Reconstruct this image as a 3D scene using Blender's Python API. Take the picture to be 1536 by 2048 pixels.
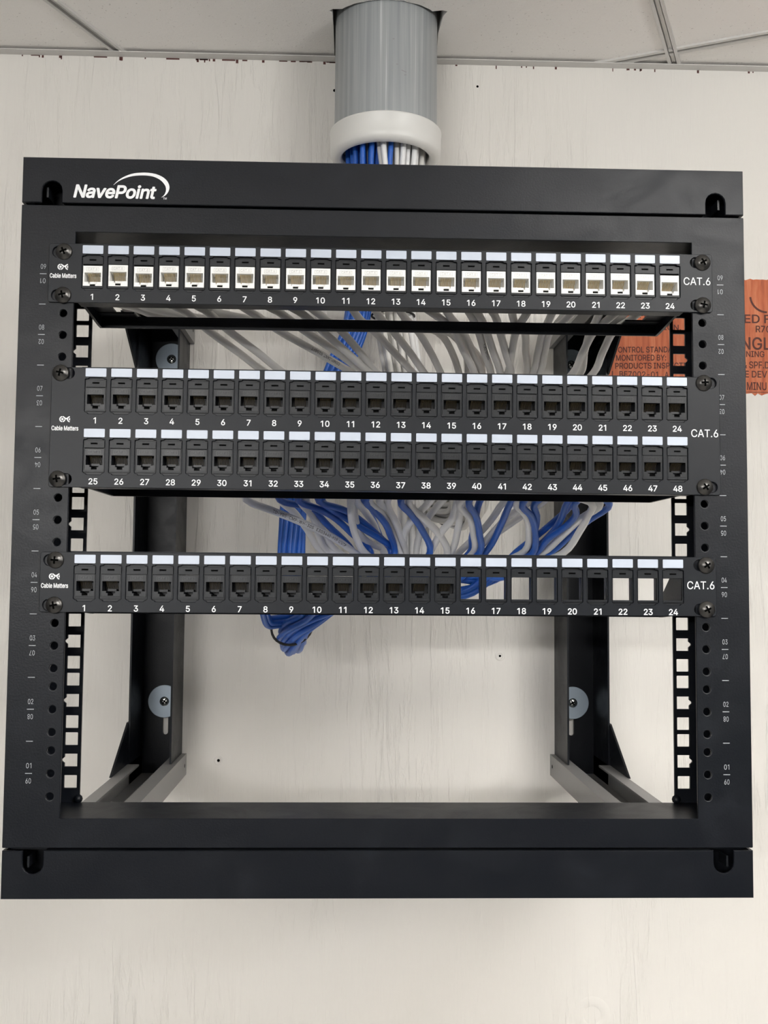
import bpy, math, random
from mathutils import Vector, Matrix, Euler
from mathutils.geometry import delaunay_2d_cdt
from math import pi, sin, cos, sqrt, radians as R

for o in list(bpy.data.objects):
    bpy.data.objects.remove(o)
S = bpy.context.scene
COL = S.collection
Z0 = 1650.0            # millimetres from the floor to the foot of the nine rack units
rnd = random.Random(7)

# ------------------------------------------------------------------ camera
def world(x, y, z):
    return Vector((x, y, z + Z0)) * 0.001

yaw, pit, rol = 0.03134, 0.06518, 0.00763
f = Vector((sin(yaw) * cos(pit), cos(yaw) * cos(pit), sin(pit)))
r = Vector((cos(yaw), -sin(yaw), 0))
u = r.cross(f)
rt = cos(rol) * r + sin(rol) * u
up = -sin(rol) * r + cos(rol) * u
cam = bpy.data.objects.new('camera', bpy.data.cameras.new('camera'))
COL.objects.link(cam)
cam.data.sensor_fit = 'VERTICAL'
cam.data.sensor_height = 36
cam.data.sensor_width = 27
cam.data.lens = 2087.124 * 36 / 2048
cam.data.clip_start = 0.02
M = Matrix((rt, up, -f)).transposed().to_4x4()
M.translation = world(-23.645, -747.866, 159.039)
cam.matrix_world = M
S.camera = cam

# ------------------------------------------------------------------ light and exposure
S.view_settings.view_transform = 'Standard'
S.view_settings.look = 'None'
S.view_settings.gamma = 1
S.view_settings.use_curve_mapping = False
S.view_settings.exposure = -0.14
W = bpy.data.worlds.new('world')
S.world = W
W.use_nodes = True
W.node_tree.nodes['Background'].inputs[0].default_value = (0.9, 0.95, 1, 1)
W.node_tree.nodes['Background'].inputs[1].default_value = 0.0
# fixtures: x, y, underside height, size x, size y, watts down, watts up (0 = recessed in the ceiling); hanging ones are added to brighten ceiling and wall
FIXTURES = [(560, -1000, 784, 600, 600, 12, 0), (1100, -1650, 380, 300, 1200, 2, 52), (-900, -2500, 380, 1200, 300, 16, 58)]
SIDE = 6  # strength of the added fill lamps towards the rack wall
for (x, y, z, sx, sy, wd, wu) in FIXTURES:
    for w, dz, rx in ((wd, -4, 0), (wu, 46, pi)):
        if w:
            L = bpy.data.lights.new('fixture_light', 'AREA')
            L.shape = 'RECTANGLE'
            L.size = sx * .001
            L.size_y = sy * .001
            L.energy = w
            L.color = (1.0, 0.99, 0.972)
            o = bpy.data.objects.new('fixture_light', L)
            o.location = world(x, y, z + dz)
            o.rotation_euler = (rx, 0, 0)
            COL.objects.link(o)
    if wu:                                     # added fill lamp facing the rack wall, beside each hanging fixture
        L = bpy.data.lights.new('fixture_side_light', 'AREA')
        L.shape = 'RECTANGLE'
        L.size = sx * .001
        L.size_y = .04
        L.energy = SIDE * (.9 if x > 0 else 3.0)
        L.color = (1.0, 0.99, 0.972)
        o = bpy.data.objects.new('fixture_side_light', L)
        o.location = world(x, y + sy / 2 + 20, z + 20)
        o.rotation_euler = (pi / 2, 0, 0)
        COL.objects.link(o)

# ------------------------------------------------------------------ materials
def mat(name, col, rough=.5, metal=0.0, bump=0.0, bscale=400, spec=None, bdist=.0003, coat=0):
    m = bpy.data.materials.new(name)
    m.use_nodes = True
    nt = m.node_tree
    b = nt.nodes['Principled BSDF']
    b.inputs['Base Color'].default_value = (*col, 1)
    b.inputs['Roughness'].default_value = rough
    b.inputs['Metallic'].default_value = metal
    if spec is not None:
        b.inputs['Specular IOR Level'].default_value = spec
    if coat:
        b.inputs['Coat Weight'].default_value = coat
    if bump:
        tc = nt.nodes.new('ShaderNodeTexCoord')
        n = nt.nodes.new('ShaderNodeTexNoise')
        n.inputs['Scale'].default_value = bscale
        n.inputs['Detail'].default_value = 3
        bp = nt.nodes.new('ShaderNodeBump')
        bp.inputs['Strength'].default_value = bump
        bp.inputs['Distance'].default_value = bdist
        nt.links.new(tc.outputs['Object'], n.inputs['Vector'])
        nt.links.new(n.outputs['Fac'], bp.inputs['Height'])
        nt.links.new(bp.outputs['Normal'], b.inputs['Normal'])
    return m

def node(nt, kind, **kw):
    n = nt.nodes.new(kind)
    for k, v in kw.items():
        if k in n.inputs:
            n.inputs[k].default_value = v
        else:
            setattr(n, k, v)
    return n

def noise(nt, tc, scale, sxyz, detail=4, rough=.55, dist=0):
    mp = node(nt, 'ShaderNodeMapping')
    mp.inputs['Scale'].default_value = sxyz
    n = node(nt, 'ShaderNodeTexNoise')
    n.inputs['Scale'].default_value = scale
    n.inputs['Detail'].default_value = detail
    n.inputs['Roughness'].default_value = rough
    n.inputs['Distortion'].default_value = dist
    nt.links.new(tc.outputs['Object'], mp.inputs['Vector'])
    nt.links.new(mp.outputs['Vector'], n.inputs['Vector'])
    return n

def ramp(nt, src, stops):
    c = node(nt, 'ShaderNodeValToRGB')
    e = c.color_ramp.elements
    e[0].position, e[0].color = stops[0][0], (*stops[0][1], 1)
    e[1].position, e[1].color = stops[-1][0], (*stops[-1][1], 1)
    for p, k in stops[1:-1]:
        q = e.new(p)
        q.color = (*k, 1)
    nt.links.new(src, c.inputs['Fac'])
    return c

def wall_material():
    m = mat('painted_plywood', (.72, .7, .65), .62)
    nt = m.node_tree
    b = nt.nodes['Principled BSDF']
    b.inputs['Specular IOR Level'].default_value = .3
    tc = node(nt, 'ShaderNodeTexCoord')
    grain = noise(nt, tc, 9, (9, 1, .9), 5, .6, .6)       # long vertical grain under the paint
    fine = noise(nt, tc, 30, (7, 1, .8), 3, .5, .3)
    big = noise(nt, tc, 3.2, (1.3, 1, .8), 2, .5)
    g = ramp(nt, grain.outputs['Fac'], [(.50, (0, 0, 0)), (.60, (1, 1, 1))])
    k = ramp(nt, big.outputs['Fac'], [(.42, (.12, .12, .12)), (.62, (1, 1, 1))])
    mul = node(nt, 'ShaderNodeMath', operation='MULTIPLY')
    nt.links.new(g.outputs['Color'], mul.inputs[0])
    nt.links.new(k.outputs['Color'], mul.inputs[1])
    add = node(nt, 'ShaderNodeMath', operation='MULTIPLY_ADD')
    add.inputs[1].default_value = .45
    nt.links.new(fine.outputs['Fac'], add.inputs[0])
    nt.links.new(mul.outputs[0], add.inputs[2])
    bp = node(nt, 'ShaderNodeBump')
    bp.inputs['Strength'].default_value = .7
    bp.inputs['Distance'].default_value = .0013
    nt.links.new(add.outputs[0], bp.inputs['Height'])
    nt.links.new(bp.outputs['Normal'], b.inputs['Normal'])
    tint = noise(nt, tc, 2.0, (1, 1, 1), 2)
    c = ramp(nt, tint.outputs['Fac'], [(.3, (.775, .745, .695)), (.7, (.77, .75, .71))])
    nt.links.new(c.outputs['Color'], b.inputs['Base Color'])
    return m

def ceiling_material():
    m = mat('ceiling_tile', (.66, .63, .58), .9)
    nt = m.node_tree
    b = nt.nodes['Principled BSDF']
    tc = node(nt, 'ShaderNodeTexCoord')
    n = noise(nt, tc, 330, (1, 1, 1), 4, .7)
    s = noise(nt, tc, 420, (1, 1, 1), 1, .5)
    bp = node(nt, 'ShaderNodeBump')
    bp.inputs['Strength'].default_value = .55
    bp.inputs['Distance'].default_value = .0012
    nt.links.new(n.outputs['Fac'], bp.inputs['Height'])
    nt.links.new(bp.outputs['Normal'], b.inputs['Normal'])
    c = ramp(nt, s.outputs['Fac'], [(.21, (.55, .52, .49)), (.28, (.90, .875, .84))])
    nt.links.new(c.outputs['Color'], b.inputs['Base Color'])
    return m

def wood_material():
    m = mat('bare_plywood', (.5, .12, .05), .7)
    nt = m.node_tree
    b = nt.nodes['Principled BSDF']
    tc = node(nt, 'ShaderNodeTexCoord')
    n = noise(nt, tc, 14, (12, 1, 1.1), 5, .6, .5)
    c = ramp(nt, n.outputs['Fac'], [(.22, (.24, .055, .025)), (.46, (.50, .125, .05)), (.60, (.56, .17, .075)), (.78, (.70, .30, .15))])
    nt.links.new(c.outputs['Color'], b.inputs['Base Color'])
    bp = node(nt, 'ShaderNodeBump')
    bp.inputs['Strength'].default_value = .5
    bp.inputs['Distance'].default_value = .0006
    nt.links.new(n.outputs['Fac'], bp.inputs['Height'])
    nt.links.new(bp.outputs['Normal'], b.inputs['Normal'])
    return m

def pipe_material():
    m = mat('grey_conduit', (.42, .44, .44), .42)
    nt = m.node_tree
    b = nt.nodes['Principled BSDF']
    tc = node(nt, 'ShaderNodeTexCoord')
    n = noise(nt, tc, 60, (3.2, 3.2, .05), 4, .65)
    c = ramp(nt, n.outputs['Fac'], [(.3, (.27, .29, .30)), (.5, (.36, .38, .385)), (.62, (.40, .42, .42)), (.72, (.60, .62, .62))])
    nt.links.new(c.outputs['Color'], b.inputs['Base Color'])
    return m

def powder_material():
    m = mat('black_powder_coat', (.016, .018, .021), .38, spec=.23)
    nt = m.node_tree
    b = nt.nodes['Principled BSDF']
    tc = node(nt, 'ShaderNodeTexCoord')
    n = noise(nt, tc, 700, (1, 1, 1), 2, .5)
    sm = noise(nt, tc, 22, (1, 1, 1.4), 4, .6, 1.0)
    bp = node(nt, 'ShaderNodeBump')
    bp.inputs['Strength'].default_value = .2
    bp.inputs['Distance'].default_value = .0004
    nt.links.new(n.outputs['Fac'], bp.inputs['Height'])
    nt.links.new(bp.outputs['Normal'], b.inputs['Normal'])
    c = ramp(nt, sm.outputs['Fac'], [(.55, (.0048, .0060, .0088)), (.75, (.0060, .0078, .0115))])
    nt.links.new(c.outputs['Color'], b.inputs['Base Color'])
    rr = ramp(nt, sm.outputs['Fac'], [(.4, (.35, .35, .35)), (.7, (.44, .44, .44))])
    nt.links.new(rr.outputs['Color'], b.inputs['Roughness'])
    return m

MT = dict(
    wall=wall_material(), ceiling=ceiling_material(), wood=wood_material(), pipe=pipe_material(), black=powder_material(),
    panel=mat('black_panel_paint', (.0052, .0068, .0100), .40, bump=.1, bscale=900, spec=.26),
    plastic=mat('black_plastic', (.0085, .0100, .0125), .38, spec=.3),
    emboss=mat('worn_black_plastic', (.022, .024, .027), .3),  # lighter black paints the light caught by raised lettering
    embosswhite=mat('shaded_white_plastic', (.60, .60, .58), .4),  # greyer white paints the relief shade of raised lettering
    jackblack=mat('black_jack_plastic', (.0085, .0098, .0120), .34, spec=.33),
    jackwhite=mat('white_jack_plastic', (.86, .86, .84), .35),
    gold=mat('gold_contacts', (.62, .45, .17), .35, 1.0),
    label=mat('label_strip', (.48, .53, .62), .32),
    pins=mat('dull_contacts', (.12, .09, .045), .45, .6),  # the gold contacts, darkened so black jack openings look dark
    print=mat('white_print', (.86, .87, .88), .6),
    faint=mat('grey_print', (.36, .38, .40), .6),
    recess=mat('black_recess', (.003, .003, .003), .9, spec=0),  # near-black that paints the shade inside holes and slots
    screw=mat('black_oxide_screw', (.085, .082, .078), .28, .85),
    zinc=mat('zinc_plate', (.42, .50, .58), .42, .25),
    steel=mat('bright_steel', (.72, .74, .72), .25, 1.0),
    grey=mat('grey_cable_jacket', (.74, .725, .69), .48),
    white=mat('white_cable_jacket', (.85, .85, .85), .42),
    blue=mat('blue_cable_jacket', (.018, .118, .52), .36),
    ink=mat('cable_ink', (.03, .03, .03), .6),
    stamp=mat('stamp_ink', (.10, .035, .028), .8),
    arm=mat('worn_grey_paint', (.25, .247, .24), .42, bump=.2, bscale=500),  # even grey, lighter than the black frame
    tie=mat('black_tie', (.008, .008, .008), .6),
    bushing=mat('white_bushing', (.78, .775, .745), .38),
    grid=mat('grid_paint', (.62, .605, .58), .45),
    gridslot=mat('grid_slot_paint', (.30, .29, .29), .6),  # darker grey than the bars
    stain=mat('dark_stain', (.10, .035, .03), .8),
    room=mat('room_paint', (.09, .092, .096), .8),
    floor=mat('floor_tile', (.40, .39, .375), .5, bump=.1, bscale=20),
    fixture=mat('fixture_paint', (.8, .8, .78), .4),
)
m = bpy.data.materials.new('lit_diffuser')
m.use_nodes = True
m.node_tree.nodes['Principled BSDF'].inputs['Base Color'].default_value = (.9, .9, .88, 1)
m.node_tree.nodes['Principled BSDF'].inputs['Emission Color'].default_value = (1, .97, .92, 1)
m.node_tree.nodes['Principled BSDF'].inputs['Emission Strength'].default_value = 4.0
MT['lit'] = m

# ------------------------------------------------------------------ mesh helpers (all lengths in millimetres)
class MB:
    def __init__(s):
        s.v, s.f, s.s = [], [], []
    def add(s, vs, fs, smooth=False):
        n = len(s.v)
        s.v += [tuple(p) for p in vs]
        s.f += [tuple(n + i for i in q) for q in fs]
        s.s += [smooth] * len(fs)
        return s
    def box(s, x0, x1, y0, y1, z0, z1):
        return s.add([(x0, y0, z0), (x1, y0, z0), (x1, y1, z0), (x0, y1, z0), (x0, y0, z1), (x1, y0, z1), (x1, y1, z1), (x0, y1, z1)],
                     [(0, 3, 2, 1), (4, 5, 6, 7), (0, 1, 5, 4), (1, 2, 6, 5), (2, 3, 7, 6), (3, 0, 4, 7)])
    def lathe(s, prof, axis='y', c=(0, 0, 0), n=32, smooth=True):
        """prof: (radius, height) pairs turned about an axis through c; heights run along -y or +z"""
        vs, fs = [], []
        for (rr, h) in prof:
            for k in range(n):
                a = 2 * pi * k / n
                if axis == 'y':
                    vs.append((c[0] + rr * cos(a), c[1] - h, c[2] + rr * sin(a)))
                else:
                    vs.append((c[0] + rr * cos(a), c[1] + rr * sin(a), c[2] + h))
        for i in range(len(prof) - 1):
            for k in range(n):
                a, b = i * n + k, i * n + (k + 1) % n
                fs.append((a, b, b + n, a + n))
        return s.add(vs, fs, smooth)
    def prism(s, poly, axis, a, b):
        """poly in the plane square to axis ('x': (y,z), 'y': (x,z)); extruded from a to b"""
        n = len(poly)
        if axis == 'x':
            vs = [(a, p, q) for p, q in poly] + [(b, p, q) for p, q in poly]
        else:
            vs = [(p, a, q) for p, q in poly] + [(p, b, q) for p, q in poly]
        fs = [tuple(range(n)), tuple(range(2 * n - 1, n - 1, -1))]
        fs += [(i, (i + 1) % n, (i + 1) % n + n, i + n) for i in range(n)]
        return s.add(vs, fs)
    def tube(s, pts, rad, n=10, closed=False):
        rings = []
        P = [Vector(p) for p in pts]
        N = len(P)
        nrm = None
        for i in range(N):
            if closed:
                t = (P[(i + 1) % N] - P[i - 1]).normalized()
            else:
                t = (P[min(i + 1, N - 1)] - P[max(i - 1, 0)]).normalized()
            if nrm is None:
                nrm = t.orthogonal().normalized()
            nrm = (nrm - t * nrm.dot(t)).normalized()
            bn = t.cross(nrm)
            rings.append([P[i] + rad * (cos(2 * pi * k / n) * nrm + sin(2 * pi * k / n) * bn) for k in range(n)])
        vs = [q for rg in rings for q in rg]
        fs = []
        for i in range(N if closed else N - 1):
            j = (i + 1) % N
            for k in range(n):
                fs.append((i * n + k, i * n + (k + 1) % n, j * n + (k + 1) % n, j * n + k))
        if not closed:
            fs += [tuple(range(n - 1, -1, -1)), tuple((N - 1) * n + k for k in range(n))]
        return s.add(vs, fs, True)
    def mesh(s, name):
        me = bpy.data.meshes.new(name)
        me.from_pydata([(a * .001, b * .001, c * .001) for a, b, c in s.v], [], s.f)
        me.polygons.foreach_set('use_smooth', s.s)
        me.update()
        return me
    def build(s, name, m, parent=None, loc=(0, 0, 0)):
        me = s.mesh(name)
        me.materials.append(MT[m])
        return link(name, me, parent, loc)

def link(name, me, parent=None, loc=(0, 0, 0)):
    o = bpy.data.objects.new(name, me)
    COL.objects.link(o)
    o.location = Vector(loc) * .001
    if parent:
        o.parent = parent
    return o

def tag(o, label=None, cat=None, group=None, kind=None):
    for k, v in (('label', label), ('category', cat), ('group', group), ('kind', kind)):
        if v:
            o[k] = v
    return o

def thing(name, label, cat, loc=(0, 0, 0), group=None, rot=None):
    o = bpy.data.objects.new(name, None)
    COL.objects.link(o)
    o.empty_display_size = .02
    o.location = world(*loc)
    if rot:
        o.rotation_euler = rot
    return tag(o, label, cat, group)

def structure(mb, name, m, parent=None):
    o = mb.build(name, m, parent, (0, 0, Z0) if parent is None else (0, 0, 0))
    if parent is None:
        o['kind'] = 'structure'
    return o

def _inside(p, P):
    res = False
    for i in range(len(P)):
        a, b = P[i], P[i - 1]
        if (a[1] > p[1]) != (b[1] > p[1]) and p[0] < (b[0] - a[0]) * (p[1] - a[1]) / (b[1] - a[1]) + a[0]:
            res = not res
    return res

def _clean(lp):
    out = []
    for p in lp:
        if not out or abs(p[0] - out[-1][0]) + abs(p[1] - out[-1][1]) > 1e-4:
            out.append(p)
    if abs(out[0][0] - out[-1][0]) + abs(out[0][1] - out[-1][1]) < 1e-4:
        out.pop()
    return out

def _sheet(loops, th, bevel):
    """triangulated sheet with holes, its front edges chamfered; returns (u, v, depth) vertices and faces"""
    loops = [_clean(lp) for lp in loops]
    fixed = []
    for k, lp in enumerate(loops):
        ar = sum(lp[i - 1][0] * lp[i][1] - lp[i][0] * lp[i - 1][1] for i in range(len(lp)))
        if (ar > 0) != (k == 0):
            lp = lp[::-1]
        fixed.append(lp)                       # outline turns left, holes turn right: the sheet lies to the left
    P = [q for lp in fixed for q in lp]
    edges, n = [], 0
    for lp in fixed:
        edges += [(n + i, n + (i + 1) % len(lp)) for i in range(len(lp))]
        n += len(lp)
    cv, ce, cf, ov, oe, of = delaunay_2d_cdt([Vector(q) for q in P], edges, [], 0, 1e-6)
    idx = [o[0] if o else -1 for o in ov]
    tris = []
    for fc in cf:
        c = sum((cv[i] for i in fc), Vector((0, 0))) / 3
        if _inside(c, fixed[0]) and not any(_inside(c, lp) for lp in fixed[1:] if min(q[0] for q in lp) < c.x < max(q[0] for q in lp)):
            t = [idx[i] for i in fc]
            if min(t) >= 0 and len(set(t)) == 3:
                a, b, d = (P[i] for i in t)
                if (b[0] - a[0]) * (d[1] - a[1]) - (b[1] - a[1]) * (d[0] - a[0]) < 0:
                    t = t[::-1]
                tris.append(t)
    F = []
    for lp in fixed:
        L = len(lp)
        for i in range(L):
            p, q, s = Vector(lp[i - 1]), Vector(lp[i]), Vector(lp[(i + 1) % L])
            d1, d2 = (q - p).normalized(), (s - q).normalized()
            n1, n2 = Vector((-d1.y, d1.x)), Vector((-d2.y, d2.x))
            w = n1 + n2
            w = w / max(w.length_squared / 2, .5)
            F.append(q + w * bevel)
    N = len(P)
    vs = [(q.x, q.y, 0.0) for q in F] + [(q[0], q[1], bevel) for q in P] + [(q[0], q[1], th) for q in P]
    fs = [tuple(t) for t in tris] + [tuple(2 * N + i for i in reversed(t)) for t in tris]
    for a, b in edges:
        if bevel:
            fs.append((b, a, N + a, N + b))
        fs.append((N + b, N + a, 2 * N + a, 2 * N + b))
    if not bevel:
        pass
    return vs, fs

_plates = {}
def plate(mb, loops, y0, y1, bevel=0.0, plane='xz'):
    """a sheet with holes: the first loop is the outline, the others are holes; loops in (x,z), the sheet from y0 (front) to y1"""
    key = (str(loops), round(abs(y1 - y0), 4), bevel)
    if key not in _plates:
        _plates[key] = _sheet(loops, abs(y1 - y0), bevel)
    vs, fs = _plates[key]
    if plane == 'xz':
        mb.add([(a, y0 + c, b) for a, b, c in vs], fs)
    else:
        mb.add([(a, b, y0 + c) for a, b, c in vs], [q[::-1] for q in fs])
    return mb

def circle(x, z, rr, n=20):
    return [(x + rr * cos(2 * pi * k / n), z + rr * sin(2 * pi * k / n)) for k in range(n)]
def rect(x0, x1, z0, z1):
    return [(x0, z0), (x1, z0), (x1, z1), (x0, z1)]
def rrect(x0, x1, z0, z1, rr, n=4):
    out = []
    for cx, cz, a0 in ((x1 - rr, z0 + rr, -90), (x1 - rr, z1 - rr, 0), (x0 + rr, z1 - rr, 90), (x0 + rr, z0 + rr, 180)):
        for k in range(n + 1):
            a = R(a0 + 90 * k / n)
            out.append((cx + rr * cos(a), cz + rr * sin(a)))
    return out

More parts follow.
